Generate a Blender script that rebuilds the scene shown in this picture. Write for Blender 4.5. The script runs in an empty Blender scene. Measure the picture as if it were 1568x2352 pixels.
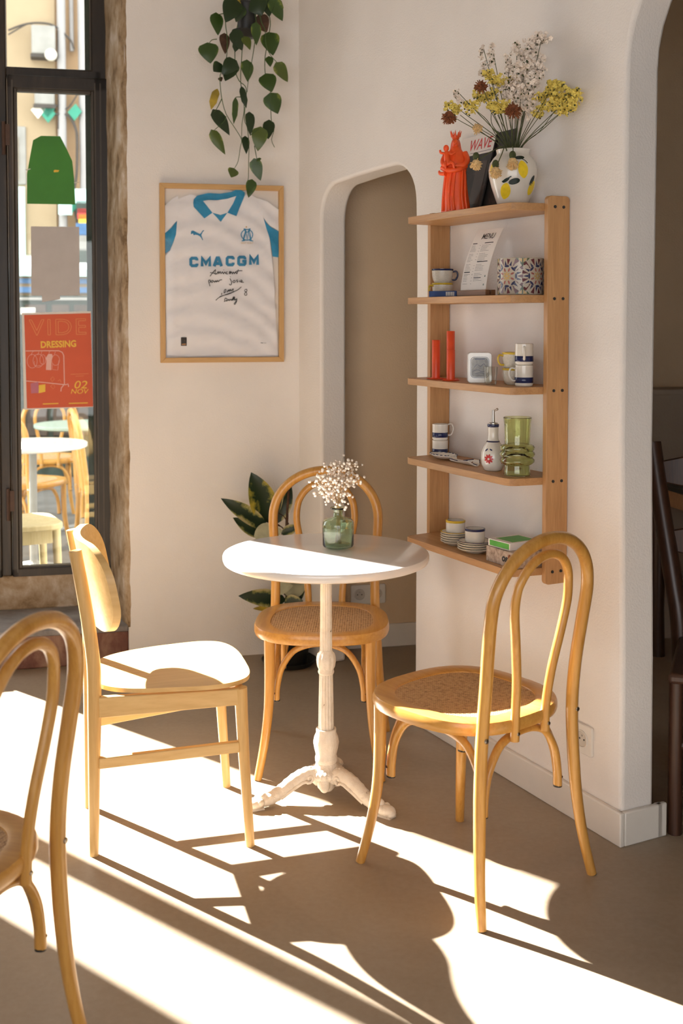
import bpy, bmesh, math, random
from math import sin, cos, pi, radians, sqrt, atan2
from mathutils import Vector, Matrix, noise as mnoise
from mathutils.geometry import tessellate_polygon

scene = bpy.context.scene
COL = scene.collection
random.seed(7)

# ------------------------------------------------------------------ camera
F_PX, PITCH, CAM_H, HORIZON = 2680.0, radians(2.5), 1.44, 725.0
CXP, CYP = 784.0, HORIZON + F_PX * math.tan(PITCH)
cam = bpy.data.cameras.new('camera')
cam_o = bpy.data.objects.new('camera', cam)
COL.objects.link(cam_o)
cam_o.location = (0, 0, CAM_H)
cam_o.rotation_euler = (pi / 2 - PITCH, 0, 0)
cam.sensor_fit = 'AUTO'
cam.sensor_width = 36
cam.lens = F_PX / 2352 * 36
cam.shift_y = -(1176 - CYP) / 2352
cam.clip_start, cam.clip_end = .05, 100
cam.dof.use_dof = True
cam.dof.focus_distance = 3.45
cam.dof.aperture_fstop = 4.0
scene.camera = cam_o

# ------------------------------------------------------------------ light
LDIR = Vector((.76, -.65, -math.tan(radians(33.0)))).normalized()   # direction in which sunlight travels
sun = bpy.data.lights.new('sun', 'SUN')
sun.energy = 17.0
sun.angle = radians(.6)
sun.color = (1, .95, .875)
sun_o = bpy.data.objects.new('sun', sun)
COL.objects.link(sun_o)
sun_o.rotation_euler = LDIR.to_track_quat('-Z', 'Y').to_euler()
sun_o.location = (-6, 10, 8)
world = bpy.data.worlds.new('sky')
scene.world = world
world.use_nodes = True
bg = world.node_tree.nodes['Background']
bg.inputs[0].default_value = (.96, .96, .97, 1)
bg.inputs[1].default_value = 1.5
scene.view_settings.view_transform = 'Standard'
scene.view_settings.look = 'None'
scene.view_settings.gamma = 1
scene.view_settings.use_curve_mapping = False
scene.view_settings.exposure = 1.56
scene.cycles.max_bounces = 12
scene.cycles.diffuse_bounces = 7
scene.cycles.transparent_max_bounces = 16
scene.cycles.sample_clamp_indirect = 8

# ------------------------------------------------------------------ frames of the place
C0 = Vector((-.179, 4.946, 0))                   # where the partition meets the street wall
UA = Vector((.975, .222, 0)).normalized(); NA = Vector((UA.y, -UA.x, 0)); RA = atan2(UA.y, UA.x)
UB = Vector((.457, -.889, 0)).normalized(); NB = Vector((UB.y, -UB.x, 0)); RB = atan2(UB.y, UB.x)
def WA(s, d=0, z=0): return C0 + UA * s + NA * d + Vector((0, 0, z))      # street wall: along, out into the room, up
def WB(t, d=0, z=0): return C0 + UB * t + NB * d + Vector((0, 0, z))      # partition
_fw = Vector((0, cos(PITCH), -sin(PITCH))); _up = Vector((0, sin(PITCH), cos(PITCH)))
def _ray(x, y): return Vector((1, 0, 0)) * ((x - CXP) / F_PX) - _up * ((y - CYP) / F_PX) + _fw
def on_a(x, y, d=0):                              # a sight line met with a plane parallel to the street wall -> (s, z)
    r = _ray(x, y); o = Vector((0, 0, CAM_H))
    p = o + r * ((C0 + NA * d - o).dot(NA) / r.dot(NA))
    return (p - C0).dot(UA), p.z
def on_b(x, y, d=0):
    r = _ray(x, y); o = Vector((0, 0, CAM_H))
    p = o + r * ((C0 + NB * d - o).dot(NB) / r.dot(NB))
    return (p - C0).dot(UB), p.z
def on_floor(x, y, z=0):
    r = _ray(x, y); return Vector((0, 0, CAM_H)) + r * ((z - CAM_H) / r.z)

# ------------------------------------------------------------------ materials
def _mat(name):
    m = bpy.data.materials.new(name); m.use_nodes = True
    nt = m.node_tree
    return m, nt, nt.nodes['Principled BSDF']
def _ramp(nt, fac, stops):
    r = nt.nodes.new('ShaderNodeValToRGB')
    el = r.color_ramp.elements
    while len(el) < len(stops): el.new(.5)
    for e, (p, c) in zip(el, stops): e.position = p; e.color = (*c, 1)
    nt.links.new(fac, r.inputs[0])
    return r.outputs[0]
def _coords(nt, scale=(1, 1, 1), kind='Object'):
    tc = nt.nodes.new('ShaderNodeTexCoord'); mp = nt.nodes.new('ShaderNodeMapping')
    mp.inputs['Scale'].default_value = scale
    nt.links.new(tc.outputs[kind], mp.inputs[0])
    return mp.outputs[0]
def _noise(nt, vec, scale, detail=4, rough=.55, dist=0):
    n = nt.nodes.new('ShaderNodeTexNoise')
    n.inputs['Scale'].default_value = scale; n.inputs['Detail'].default_value = detail
    n.inputs['Roughness'].default_value = rough; n.inputs['Distortion'].default_value = dist
    nt.links.new(vec, n.inputs['Vector'])
    return n.outputs[0]
def _bump(nt, bsdf, h, strength, dist=.01):
    b = nt.nodes.new('ShaderNodeBump')
    b.inputs['Strength'].default_value = strength; b.inputs['Distance'].default_value = dist
    nt.links.new(h, b.inputs['Height']); nt.links.new(b.outputs[0], bsdf.inputs['Normal'])
def plain(name, c, rough=.5, metal=0, var=.12, scale=30, bump=0, spec=.5, coat=0, sss=0):
    m, nt, b = _mat(name)
    v = _coords(nt); n = _noise(nt, v, scale)
    lo = tuple(x * (1 - var) for x in c); hi = tuple(min(1, x * (1 + var)) for x in c)
    nt.links.new(_ramp(nt, n, [(.3, lo), (.7, hi)]), b.inputs['Base Color'])
    b.inputs['Roughness'].default_value = rough; b.inputs['Metallic'].default_value = metal
    b.inputs['Specular IOR Level'].default_value = spec; b.inputs['Coat Weight'].default_value = coat
    if sss:
        b.inputs['Subsurface Weight'].default_value = sss
        b.inputs['Subsurface Radius'].default_value = (.02, .006, .003)
        b.inputs['Subsurface Scale'].default_value = .5
    if bump: _bump(nt, b, _noise(nt, v, scale * 2), bump)
    return m
def wood(name, dark, light, axis=2, freq=60, rough=.4, coat=.0, stretch=14):
    m, nt, b = _mat(name)
    sc = [1.0, 1.0, 1.0]; sc[axis] = 1.0 / stretch
    v = _coords(nt, sc)
    n1 = _noise(nt, v, freq, 5, .6, .8); n2 = _noise(nt, v, freq * 4, 3, .6)
    mx = nt.nodes.new('ShaderNodeMix'); mx.data_type = 'FLOAT'; mx.inputs[0].default_value = .35
    nt.links.new(n1, mx.inputs[2]); nt.links.new(n2, mx.inputs[3])
    mid = tuple((a + c) / 2 for a, c in zip(dark, light))
    nt.links.new(_ramp(nt, mx.outputs[0], [(.34, dark), (.48, mid), (.66, light)]), b.inputs['Base Color'])
    b.inputs['Roughness'].default_value = rough; b.inputs['Coat Weight'].default_value = coat
    b.inputs['Coat Roughness'].default_value = .25
    _bump(nt, b, mx.outputs[0], .08, .002)
    return m
def glass(name, c, rough=.02, ior=1.48):
    m, nt, b = _mat(name)
    b.inputs['Base Color'].default_value = (*c, 1); b.inputs['Roughness'].default_value = rough
    b.inputs['Transmission Weight'].default_value = 1; b.inputs['IOR'].default_value = ior
    v = _coords(nt); _bump(nt, b, _noise(nt, v, 45, 2), .12, .003)
    return m
def pane(name, c=(1, 1, 1), refl=1.0):
    m, nt, b = _mat(name); nt.nodes.remove(b)
    out = nt.nodes['Material Output']
    t = nt.nodes.new('ShaderNodeBsdfTransparent'); g = nt.nodes.new('ShaderNodeBsdfGlossy')
    g.inputs['Roughness'].default_value = .02
    t.inputs[0].default_value = (*c, 1)
    lw = nt.nodes.new('ShaderNodeLayerWeight'); lw.inputs[0].default_value = .5
    pw = nt.nodes.new('ShaderNodeMath'); pw.operation = 'POWER'; pw.inputs[1].default_value = 4
    nt.links.new(lw.outputs['Facing'], pw.inputs[0])
    mu = nt.nodes.new('ShaderNodeMath'); mu.operation = 'MULTIPLY_ADD'; mu.inputs[1].default_value = .8 * refl; mu.inputs[2].default_value = .035 * refl
    nt.links.new(pw.outputs[0], mu.inputs[0])
    mx = nt.nodes.new('ShaderNodeMixShader')
    nt.links.new(mu.outputs[0], mx.inputs[0]); nt.links.new(t.outputs[0], mx.inputs[1]); nt.links.new(g.outputs[0], mx.inputs[2])
    nt.links.new(mx.outputs[0], out.inputs[0])
    return m
def plaster(name, c, var=.05, bump=.25):
    m, nt, b = _mat(name)
    v = _coords(nt)
    n = _noise(nt, v, 1.6, 6, .6)
    nt.links.new(_ramp(nt, n, [(.3, tuple(x * (1 - var) for x in c)), (.7, tuple(min(1, x * (1 + var)) for x in c))]), b.inputs['Base Color'])
    b.inputs['Roughness'].default_value = .85; b.inputs['Specular IOR Level'].default_value = .2
    a = nt.nodes.new('ShaderNodeMath'); a.operation = 'ADD'
    nt.links.new(_noise(nt, v, 5, 3), a.inputs[0]); nt.links.new(_noise(nt, v, 160, 3), a.inputs[1])
    _bump(nt, b, a.outputs[0], bump, .006)
    return m
def worn(name, stops, scale=8, rough=.7, bump=.3, stretch=(1, 1, 1), detail=8):
    m, nt, b = _mat(name)
    v = _coords(nt, stretch); n = _noise(nt, v, scale, detail, .65, .3)
    nt.links.new(_ramp(nt, n, stops), b.inputs['Base Color'])
    b.inputs['Roughness'].default_value = rough
    _bump(nt, b, n, bump, .01)
    return m

M = {}
M['wall'] = plaster('white_plaster', (.82, .785, .75))
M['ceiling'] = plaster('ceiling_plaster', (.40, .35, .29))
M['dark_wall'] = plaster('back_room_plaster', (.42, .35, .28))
M['tan_lit_wall'] = plaster('tan_lit_plaster', (.72, .55, .37))  # wall_back carried on; the passage's dim brown light is put into the colour
M['base'] = plain('baseboard_paint', (.76, .72, .66), .45, var=.04, scale=6)
def _floor():
    m, nt, b = _mat('polished_concrete')
    v = _coords(nt)
    n1 = _noise(nt, v, 1.1, 8, .62, .6); n2 = _noise(nt, v, 60, 4, .6)
    mx = nt.nodes.new('ShaderNodeMix'); mx.data_type = 'FLOAT'; mx.inputs[0].default_value = .22
    nt.links.new(n1, mx.inputs[2]); nt.links.new(n2, mx.inputs[3])
    nt.links.new(_ramp(nt, mx.outputs[0], [(.32, (.27, .208, .145)), (.5, (.34, .27, .196)), (.68, (.405, .333, .25))]), b.inputs['Base Color'])
    r = nt.nodes.new('ShaderNodeMapRange'); r.inputs[3].default_value = .34; r.inputs[4].default_value = .6
    nt.links.new(n1, r.inputs[0]); nt.links.new(r.outputs[0], b.inputs['Roughness'])
    b.inputs['Specular IOR Level'].default_value = .45
    _bump(nt, b, n2, .06, .002)
    return m
M['floor'] = _floor()
M['stone'] = worn('limestone', [(.34, (.17, .105, .05)), (.46, (.36, .25, .145)), (.58, (.47, .37, .26)), (.70, (.64, .56, .48))], 9, .9, .6, (1, 1, .8))
M['ledge'] = worn('grey_stone_sill', [(.3, (.16, .14, .13)), (.5, (.27, .25, .24)), (.7, (.38, .36, .35))], 6, .7, .2)
M['red_base'] = worn('worn_dark_red_paint', [(.3, (.07, .025, .018)), (.5, (.16, .06, .04)), (.68, (.30, .17, .11))], 9, .7, .4, (1, 1, .5))
M['frame'] = worn('dark_brown_window_paint', [(.3, (.012, .008, .005)), (.55, (.026, .018, .012)), (.75, (.07, .042, .024))], 14, .45, .2, (1, 1, .15))
M['frame_in'] = worn('grey_brown_window_paint', [(.3, (.04, .03, .022)), (.55, (.075, .06, .045)), (.75, (.13, .10, .075))], 14, .5, .2, (1, 1, .15))
M['frame_out'] = plain('dark_green_paint', (.03, .045, .035), .5, scale=12, var=.3)
M['hinge'] = plain('rusty_hinge', (.09, .05, .035), .6, .3)
M['pane'] = pane('window_glass', (.93, .96, .94), .9)
M['pic_pane'] = pane('picture_glass', (.99, .99, .99), .25)
M['bent'] = wood('honey_bentwood', (.47, .215, .038), (.65, .35, .085), 2, 45, .32, .35)
M['seat_wood'] = wood('honey_seat_rim', (.47, .215, .038), (.63, .335, .08), 1, 40, .32, .35)
M['beech'] = wood('pale_beech', (.58, .35, .12), (.74, .49, .20), 2, 40, .38, .2)
M['beech_ply'] = wood('pale_beech_ply', (.62, .385, .14), (.77, .53, .23), 0, 26, .4, .2)
M['oak'] = wood('oak_veneer', (.38, .195, .075), (.53, .295, .125), 2, 70, .45)
M['oak_x'] = wood('oak_veneer_board', (.38, .195, .075), (.53, .295, .125), 0, 70, .45)
M['pine'] = wood('pine_frame', (.54, .31, .11), (.66, .41, .17), 2, 50, .5)
M['pine_x'] = wood('pine_frame_rail', (.54, .31, .11), (.66, .41, .17), 0, 50, .5)
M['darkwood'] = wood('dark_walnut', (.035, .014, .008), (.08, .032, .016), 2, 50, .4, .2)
M['walnut'] = wood('brown_block', (.16, .075, .035), (.26, .13, .06), 0, 50, .5)
def _cane():
    m, nt, b = _mat('woven_cane')
    v = _coords(nt)
    w1 = nt.nodes.new('ShaderNodeTexWave'); w1.bands_direction = 'X'; w1.inputs['Scale'].default_value = 42; w1.inputs['Distortion'].default_value = 1.2
    w2 = nt.nodes.new('ShaderNodeTexWave'); w2.bands_direction = 'Y'; w2.inputs['Scale'].default_value = 42; w2.inputs['Distortion'].default_value = 1.2
    nt.links.new(v, w1.inputs[0]); nt.links.new(v, w2.inputs[0])
    mu = nt.nodes.new('ShaderNodeMath'); mu.operation = 'MULTIPLY'
    nt.links.new(w1.outputs[1], mu.inputs[0]); nt.links.new(w2.outputs[1], mu.inputs[1])
    n = _noise(nt, v, 90, 3)
    ad = nt.nodes.new('ShaderNodeMath'); ad.operation = 'MULTIPLY_ADD'; ad.inputs[1].default_value = .6
    nt.links.new(mu.outputs[0], ad.inputs[0]); nt.links.new(n, ad.inputs[2])
    nt.links.new(_ramp(nt, ad.outputs[0], [(.32, (.19, .095, .035)), (.55, (.47, .275, .12)), (.95, (.64, .42, .22))]), b.inputs['Base Color'])
    b.inputs['Roughness'].default_value = .6
    _bump(nt, b, mu.outputs[0], .6, .003)
    return m
M['cane'] = _cane()
M['steel'] = plain('steel', (.45, .43, .40), .3, 1, .1)
M['black_metal'] = plain('black_metal', (.03, .03, .03), .4, .3)
M['black'] = plain('black_plastic', (.015, .015, .014), .45)
M['table_top'] = plain('white_tabletop', (.88, .85, .82), .22, var=.02, scale=4, spec=.7, coat=.4)
M['table_iron'] = worn('chipped_white_iron', [(.315, (.09, .045, .022)), (.335, (.70, .62, .52)), (.5, (.78, .71, .61)), (.75, (.83, .77, .68))], 26, .5, .5, (1, 1, 1), 6)
M['white_plastic'] = plain('white_plastic', (.78, .75, .70), .35, var=.02)
M['ceramic'] = plain('white_glaze', (.70, .66, .59), .15, var=.04, coat=.3)
M['stoneware'] = plain('speckled_glaze', (.62, .57, .48), .3, var=.10, scale=220)
M['navy'] = plain('navy_glaze', (.012, .018, .075), .2)
M['yellow_glaze'] = plain('yellow_glaze', (.62, .42, .03), .25)
M['lemon'] = plain('lemon_yellow_glaze', (.82, .60, .02), .3, var=.12, scale=60)
M['leaf_glaze'] = plain('dark_green_glaze', (.010, .022, .018), .25)
M['red_glaze'] = plain('red_glaze', (.55, .03, .03), .3)
M['orange_resin'] = plain('orange_resin', (.92, .11, .02), .35, var=.06, sss=.35)
M['orange_wax'] = plain('orange_red_metal', (.72, .075, .018), .4, var=.06)
M['green_glass'] = glass('olive_green_glass', (.80, .84, .52))
M['bottle_glass'] = glass('pale_green_glass', (.72, .86, .70))
M['clear_glass'] = glass('clear_glass', (.96, .96, .94))
M['thin_glass'] = pane('thin_clear_glass', (.94, .94, .92), 1.3)
M['tin'] = plain('brushed_tin', (.66, .64, .60), .3, .15, .05)
M['tin_print'] = worn('engraved_tin_print', [(.3, (.18, .19, .2)), (.55, (.36, .37, .37)), (.75, (.5, .5, .48))], 60, .35, .2)
M['paper'] = plain('white_paper', (.80, .76, .72), .8, var=.02)
M['grey_paper'] = plain('grey_paper', (.54, .51, .50), .8, var=.05, scale=12)
M['green_paper'] = plain('green_paper', (.055, .25, .03), .6, var=.12, scale=5)
M['poster_red'] = plain('orange_red_print', (.66, .10, .03), .55, var=.06, scale=6)
M['poster_line'] = plain('orange_line_print', (.80, .30, .10), .6, var=.02)
M['poster_yellow'] = plain('yellow_print', (.86, .55, .06), .6, var=.03)
M['poster_pink'] = plain('pale_pink_print', (.80, .46, .40), .6, var=.04)
M['poster_mauve'] = plain('mauve_print', (.52, .16, .22), .6, var=.04)
M['ink'] = plain('black_ink', (.015, .014, .016), .6)
M['ink_grey'] = plain('grey_ink', (.20, .19, .20), .7)
M['wave_red'] = plain('red_print', (.62, .06, .06), .6)
M['mag_dark'] = worn('dark_magazine_cover', [(.3, (.015, .013, .012)), (.6, (.035, .03, .028)), (.8, (.12, .08, .06))], 18, .6, .05)
M['cloth'] = None
M['blue_cloth'] = plain('bright_blue_cloth', (.03, .27, .50), .85, var=.14, scale=40, bump=.2)
M['blue_print'] = plain('blue_print', (.035, .25, .47), .7, var=.04)
M['bronze'] = plain('bronze_print', (.35, .16, .05), .5)
M['gold'] = plain('gold_print', (.55, .36, .12), .5)
M['pothos'] = None
M['stem'] = plain('green_stem', (.055, .10, .025), .6, var=.3)
M['dry_stem'] = plain('dry_green_stem', (.075, .085, .03), .8, var=.35)
M['tan_stem'] = plain('tan_stem', (.50, .32, .15), .8, var=.2)
M['brown_leaf'] = plain('withered_leaf', (.085, .042, .022), .8, var=.4, scale=40)
M['yellow_leaf'] = plain('yellowed_leaf', (.42, .30, .03), .7, var=.35, scale=20)
M['white_petal'] = plain('white_petal', (.86, .77, .68), .9, var=.10, scale=120)
M['breath'] = plain('cream_blossom', (.86, .77, .67), .9, var=.08, scale=200)
M['yellow_petal'] = plain('yellow_petal', (.80, .66, .16), .9, var=.15, scale=120)
M['rust_petal'] = plain('rust_petal', (.22, .07, .025), .9, var=.5, scale=120)
M['straw_petal'] = plain('straw_petal', (.72, .50, .24), .9, var=.2, scale=120)
M['dark_green'] = plain('dark_green_sepal', (.06, .075, .025), .85, var=.3, scale=120)
def _uvleaf(name, core, edge, edge2, thr=.62):
    m, nt, b = _mat(name)
    uv = nt.nodes.new('ShaderNodeTexCoord'); sep = nt.nodes.new('ShaderNodeSeparateXYZ')
    nt.links.new(uv.outputs['UV'], sep.inputs[0])
    n = _noise(nt, _coords(nt, (1, 1, 1)), 26, 4, .6)
    ab = nt.nodes.new('ShaderNodeMath'); ab.operation = 'SUBTRACT'; ab.inputs[1].default_value = .5
    nt.links.new(sep.outputs[1], ab.inputs[0])
    a2 = nt.nodes.new('ShaderNodeMath'); a2.operation = 'ABSOLUTE'; nt.links.new(ab.outputs[0], a2.inputs[0])
    mu = nt.nodes.new('ShaderNodeMath'); mu.operation = 'MULTIPLY_ADD'; mu.inputs[1].default_value = 1.1
    nt.links.new(a2.outputs[0], mu.inputs[0]); nt.links.new(n, mu.inputs[2])
    nt.links.new(_ramp(nt, mu.outputs[0], [(thr, core), (thr + .02, tuple(x * 1.5 for x in core)), (thr + .16, edge2), (thr + .24, edge)]), b.inputs['Base Color'])
    b.inputs['Roughness'].default_value = .38
    return m
M['pothos'] = _uvleaf('pothos_leaf', (.034, .072, .010), (.15, .19, .028), (.06, .105, .015), .86)
M['pothos_dark'] = _uvleaf('pothos_leaf_dark', (.014, .034, .008), (.035, .07, .012), (.02, .046, .009), .92)
M['pothos_light'] = _uvleaf('pothos_leaf_light', (.075, .11, .016), (.26, .27, .055), (.12, .155, .025), .88)
M['ficus'] = _uvleaf('variegated_leaf', (.016, .034, .014), (.46, .40, .20), (.30, .29, .09), .74)
M['ficus_yellow'] = _uvleaf('yellow_edged_leaf', (.016, .034, .012), (.46, .37, .05), (.30, .27, .04), .74)
M['ficus_pale'] = plain('pale_leaf_underside', (.33, .33, .22), .6, var=.2, scale=18)
def _cloth():
    m, nt, b = _mat('white_jersey_cloth')
    v = _coords(nt)
    nt.links.new(_ramp(nt, _noise(nt, v, 9, 4), [(.3, (.84, .83, .86)), (.7, (.88, .87, .90))]), b.inputs['Base Color'])
    b.inputs['Roughness'].default_value = .85
    return m
M['cloth'] = _cloth()
M['facade'] = plaster('cream_facade', (.38, .29, .19), .08, .3)
M['facade_peach'] = plaster('peach_facade', (.42, .28, .17), .08, .3)
M['pipe'] = plain('pale_pipe', (.33, .315, .32), .5, var=.06, scale=4)
M['meter'] = plain('grey_meter_box', (.29, .28, .265), .6, var=.12, scale=8)
M['cable'] = plain('dark_cable', (.06, .05, .045), .7)
M['teal'] = plain('teal_flag', (.03, .25, .17), .6)
M['shop_green'] = worn('dark_green_shopfront', [(.3, (.012, .022, .018)), (.6, (.03, .05, .04)), (.8, (.12, .14, .13))], 3, .35, .1)
M['shop_blue'] = plain('blue_shop_panel', (.06, .15, .32), .5)
M['shop_white'] = plain('white_shop_panel', (.5, .74, .72), .5)
M['shop_brown'] = plain('brown_shop_panel', (.06, .04, .03), .5, var=.4, scale=4)
M['street'] = plain('street_paving', (.15, .14, .13), .8, var=.25, scale=6)
M['bulb'] = plain('milky_bulb', (.85, .80, .70), .2)
M['t_green'] = plain('sage_tabletop', (.30, .38, .33), .4, var=.05)
M['cream_wood'] = wood('cream_stool_wood', (.55, .42, .20), (.72, .58, .32), 2, 40, .5)
M['tan_wood'] = wood('tan_table_edge', (.22, .11, .05), (.32, .17, .08), 0, 30, .5)
M['pat_cream'] = plain('cream_tile_glaze', (.48, .42, .34), .25, var=.06)
M['pat_maroon'] = plain('maroon_tile_glaze', (.11, .022, .028), .25)
M['pat_navy'] = plain('navy_tile_glaze', (.025, .03, .09), .25)
M['pat_green'] = plain('green_tile_glaze', (.06, .09, .04), .25)
M['pat_gold'] = plain('ochre_tile_glaze', (.52, .34, .13), .25)
M['pat_rose'] = plain('rose_tile_glaze', (.32, .11, .09), .25)
M['game'] = worn('printed_game_box', [(.3, (.12, .07, .05)), (.5, (.42, .31, .24)), (.7, (.60, .50, .42))], 55, .5, .0)
M['box_green'] = plain('bright_green_print', (.08, .38, .04), .5)
M['blue_box'] = plain('navy_blue_card', (.012, .045, .17), .45)
M['saucer_dark'] = plain('grey_bowl', (.06, .06, .07), .2)
M['cream_spot'] = plain('off_white_print', (.7, .68, .6), .6)

# ------------------------------------------------------------------ mesh helpers
def V3(*a): return Vector(a)
def merge(*parts):
    V, F = [], []
    for v, f in parts:
        o = len(V); V += [Vector(p) for p in v]; F += [tuple(i + o for i in q) for q in f]
    return V, F
def move(vf, off=(0, 0, 0), rz=0, mat=None):
    m = mat if mat is not None else Matrix.Translation(Vector(off)) @ Matrix.Rotation(rz, 4, 'Z')
    return [m @ Vector(p) for p in vf[0]], vf[1]
def fmap(vf, fn): return [Vector(fn(p)) for p in vf[0]], vf[1]
def box(x0, x1, y0, y1, z0, z1):
    V = [(x, y, z) for z in (z0, z1) for y in (y0, y1) for x in (x0, x1)]
    return [Vector(p) for p in V], [(0, 2, 3, 1), (4, 5, 7, 6), (0, 1, 5, 4), (1, 3, 7, 5), (3, 2, 6, 7), (2, 0, 4, 6)]
def prism(poly, z0, z1):
    a = sum(p[0] * q[1] - q[0] * p[1] for p, q in zip(poly, poly[1:] + poly[:1]))
    if a < 0: poly = poly[::-1]
    n = len(poly)
    V = [V3(p[0], p[1], z0) for p in poly] + [V3(p[0], p[1], z1) for p in poly]
    return V, [tuple(range(n - 1, -1, -1)), tuple(range(n, 2 * n))] + [(i, (i + 1) % n, n + (i + 1) % n, n + i) for i in range(n)]
def upright(vf):                                     # xy drawing -> stands in the xz plane, its face towards -y
    return [V3(p.x, -p.z, p.y) for p in vf[0]], vf[1]
def spline(pts, k=6, closed=False):
    pts = [Vector(p) for p in pts]; n = len(pts); out = []
    rng = n if closed else n - 1
    for i in range(rng):
        p0 = pts[(i - 1) % n] if closed or i > 0 else pts[0] * 2 - pts[1]
        p1, p2 = pts[i], pts[(i + 1) % n]
        p3 = pts[(i + 2) % n] if closed or i + 2 < n else pts[-1] * 2 - pts[-2]
        for j in range(k):
            t = j / k
            out.append(.5 * ((2 * p1) + (p2 - p0) * t + (2 * p0 - 5 * p1 + 4 * p2 - p3) * t * t + (3 * p1 - p0 - 3 * p2 + p3) * t ** 3))
    if not closed: out.append(pts[-1])
    return out
def tube(path, r, n=10, flat=1.0, up=None, closed=False):
    path = [Vector(p) for p in path]; m = len(path)
    R = r if isinstance(r, (list, tuple)) else [r] * m
    if len(R) != m: R = [R[0] + (R[-1] - R[0]) * i / (m - 1) for i in range(m)] if len(R) == 2 else [R[min(len(R) - 1, int(i * len(R) / m))] for i in range(m)]
    T = []
    for i in range(m):
        a = path[(i - 1) % m] if closed else path[max(0, i - 1)]
        b = path[(i + 1) % m] if closed else path[min(m - 1, i + 1)]
        d = b - a
        T.append(d.normalized() if d.length > 1e-9 else V3(0, 0, 1))
    u = Vector(up) if up else (V3(0, 0, 1) if abs(T[0].z) < .9 else V3(1, 0, 0))
    u = (u - T[0] * u.dot(T[0])).normalized()
    V, F = [], []
    for i in range(m):
        u = (u - T[i] * u.dot(T[i]))
        u = u.normalized() if u.length > 1e-6 else T[i].orthogonal().normalized()
        w = T[i].cross(u)
        for j in range(n):
            a = 2 * pi * j / n
            V.append(path[i] + u * cos(a) * R[i] * flat + w * sin(a) * R[i])
    for i in range(m if closed else m - 1):
        for j in range(n):
            k = (i + 1) % m
            F.append((i * n + j, i * n + (j + 1) % n, k * n + (j + 1) % n, k * n + j))
    if not closed:
        F.append(tuple(range(n - 1, -1, -1))); F.append(tuple(range((m - 1) * n, m * n)))
    return V, F
def lathe(prof, n=32, mod=None):
    V, F = [], []; rings = []
    for r, z in prof:
        if r < 1e-6: rings.append([len(V)]); V.append(V3(0, 0, z))
        else:
            rings.append(list(range(len(V), len(V) + n)))
            for j in range(n):
                a = 2 * pi * j / n; rr = r * (mod(a, z) if mod else 1)
                V.append(V3(cos(a) * rr, sin(a) * rr, z))
    for a, b in zip(rings, rings[1:]):
        for j in range(n):
            k = (j + 1) % n
            if len(a) == 1 and len(b) == 1: continue
            if len(a) == 1: F.append((a[0], b[k], b[j]))
            elif len(b) == 1: F.append((a[j], a[k], b[0]))
            else: F.append((a[j], a[k], b[k], b[j]))
    return V, F
def ball(c, r, n=8, m=5, sq=(1, 1, 1)):
    p = [(sin(pi * i / m), -cos(pi * i / m)) for i in range(m + 1)]
    p[0] = (0, -1); p[-1] = (0, 1)
    v, f = lathe(p, n)
    return [Vector(c) + V3(q.x * r * sq[0], q.y * r * sq[1], q.z * r * sq[2]) for q in v], f
def sheet(poly, L=.03, fn=None, thick=0):            # a flat outline filled with small triangles, optionally displaced
    bm = bmesh.new()
    vs = [bm.verts.new((p[0], p[1], 0)) for p in poly]
    for t in tessellate_polygon([[V3(p[0], p[1], 0) for p in poly]]):
        try: bm.faces.new([vs[i] for i in t])
        except ValueError: pass
    for _ in range(7):
        es = [e for e in bm.edges if e.calc_length() > L]
        if not es: break
        bmesh.ops.subdivide_edges(bm, edges=es, cuts=1)
        bmesh.ops.triangulate(bm, faces=bm.faces[:], quad_method='BEAUTY')
    bmesh.ops.recalc_face_normals(bm, faces=bm.faces)
    if bm.faces and sum(f.normal.z * f.calc_area() for f in bm.faces) < 0: bmesh.ops.reverse_faces(bm, faces=bm.faces[:])
    bm.verts.index_update()
    V = [v.co.copy() for v in bm.verts]; F = [tuple(v.index for v in f.verts) for f in bm.faces]
    edges = [(e.verts[0].index, e.verts[1].index) for e in bm.edges if len(e.link_faces) == 1]
    bm.free()
    if fn: V = [V3(v.x, v.y, fn(v.x, v.y)) for v in V]
    if thick:
        n = len(V); V = V + [V3(v.x, v.y, v.z - thick) for v in V]
        F = F + [tuple(i + n for i in reversed(f)) for f in F] + [(a, b, b + n, a + n) for a, b in edges]
    return V, F
def rrect(x0, x1, y0, y1, r, k=5):
    out = []
    for cx, cy, a0 in ((x1 - r, y1 - r, 0), (x0 + r, y1 - r, 90), (x0 + r, y0 + r, 180), (x1 - r, y0 + r, 270)):
        for i in range(k + 1):
            a = radians(a0 + 90 * i / k); out.append((cx + r * cos(a), cy + r * sin(a)))
    return out
def ellipse(cx, cy, rx, ry, n=20, rot=0):
    return [(cx + rx * cos(a) * cos(rot) - ry * sin(a) * sin(rot), cy + rx * cos(a) * sin(rot) + ry * sin(a) * cos(rot)) for a in [2 * pi * i / n for i in range(n)]]
_txt = {}
def text(s, size, depth=.0006, align='CENTER', shear=0, off=0, space=1.0):
    cu = bpy.data.curves.new('t', 'FONT'); cu.body = s; cu.size = size; cu.align_x = align; cu.extrude = depth
    cu.shear = shear; cu.offset = off; cu.space_character = space; cu.resolution_u = 3
    o = bpy.data.objects.new('t', cu); COL.objects.link(o)
    bpy.context.view_layer.update()
    me = bpy.data.meshes.new_from_object(o.evaluated_get(bpy.context.evaluated_depsgraph_get()))
    vf = [v.co.copy() for v in me.vertices], [tuple(p.vertices) for p in me.polygons]
    bpy.data.objects.remove(o); bpy.data.curves.remove(cu); bpy.data.meshes.remove(me)
    return vf
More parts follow.
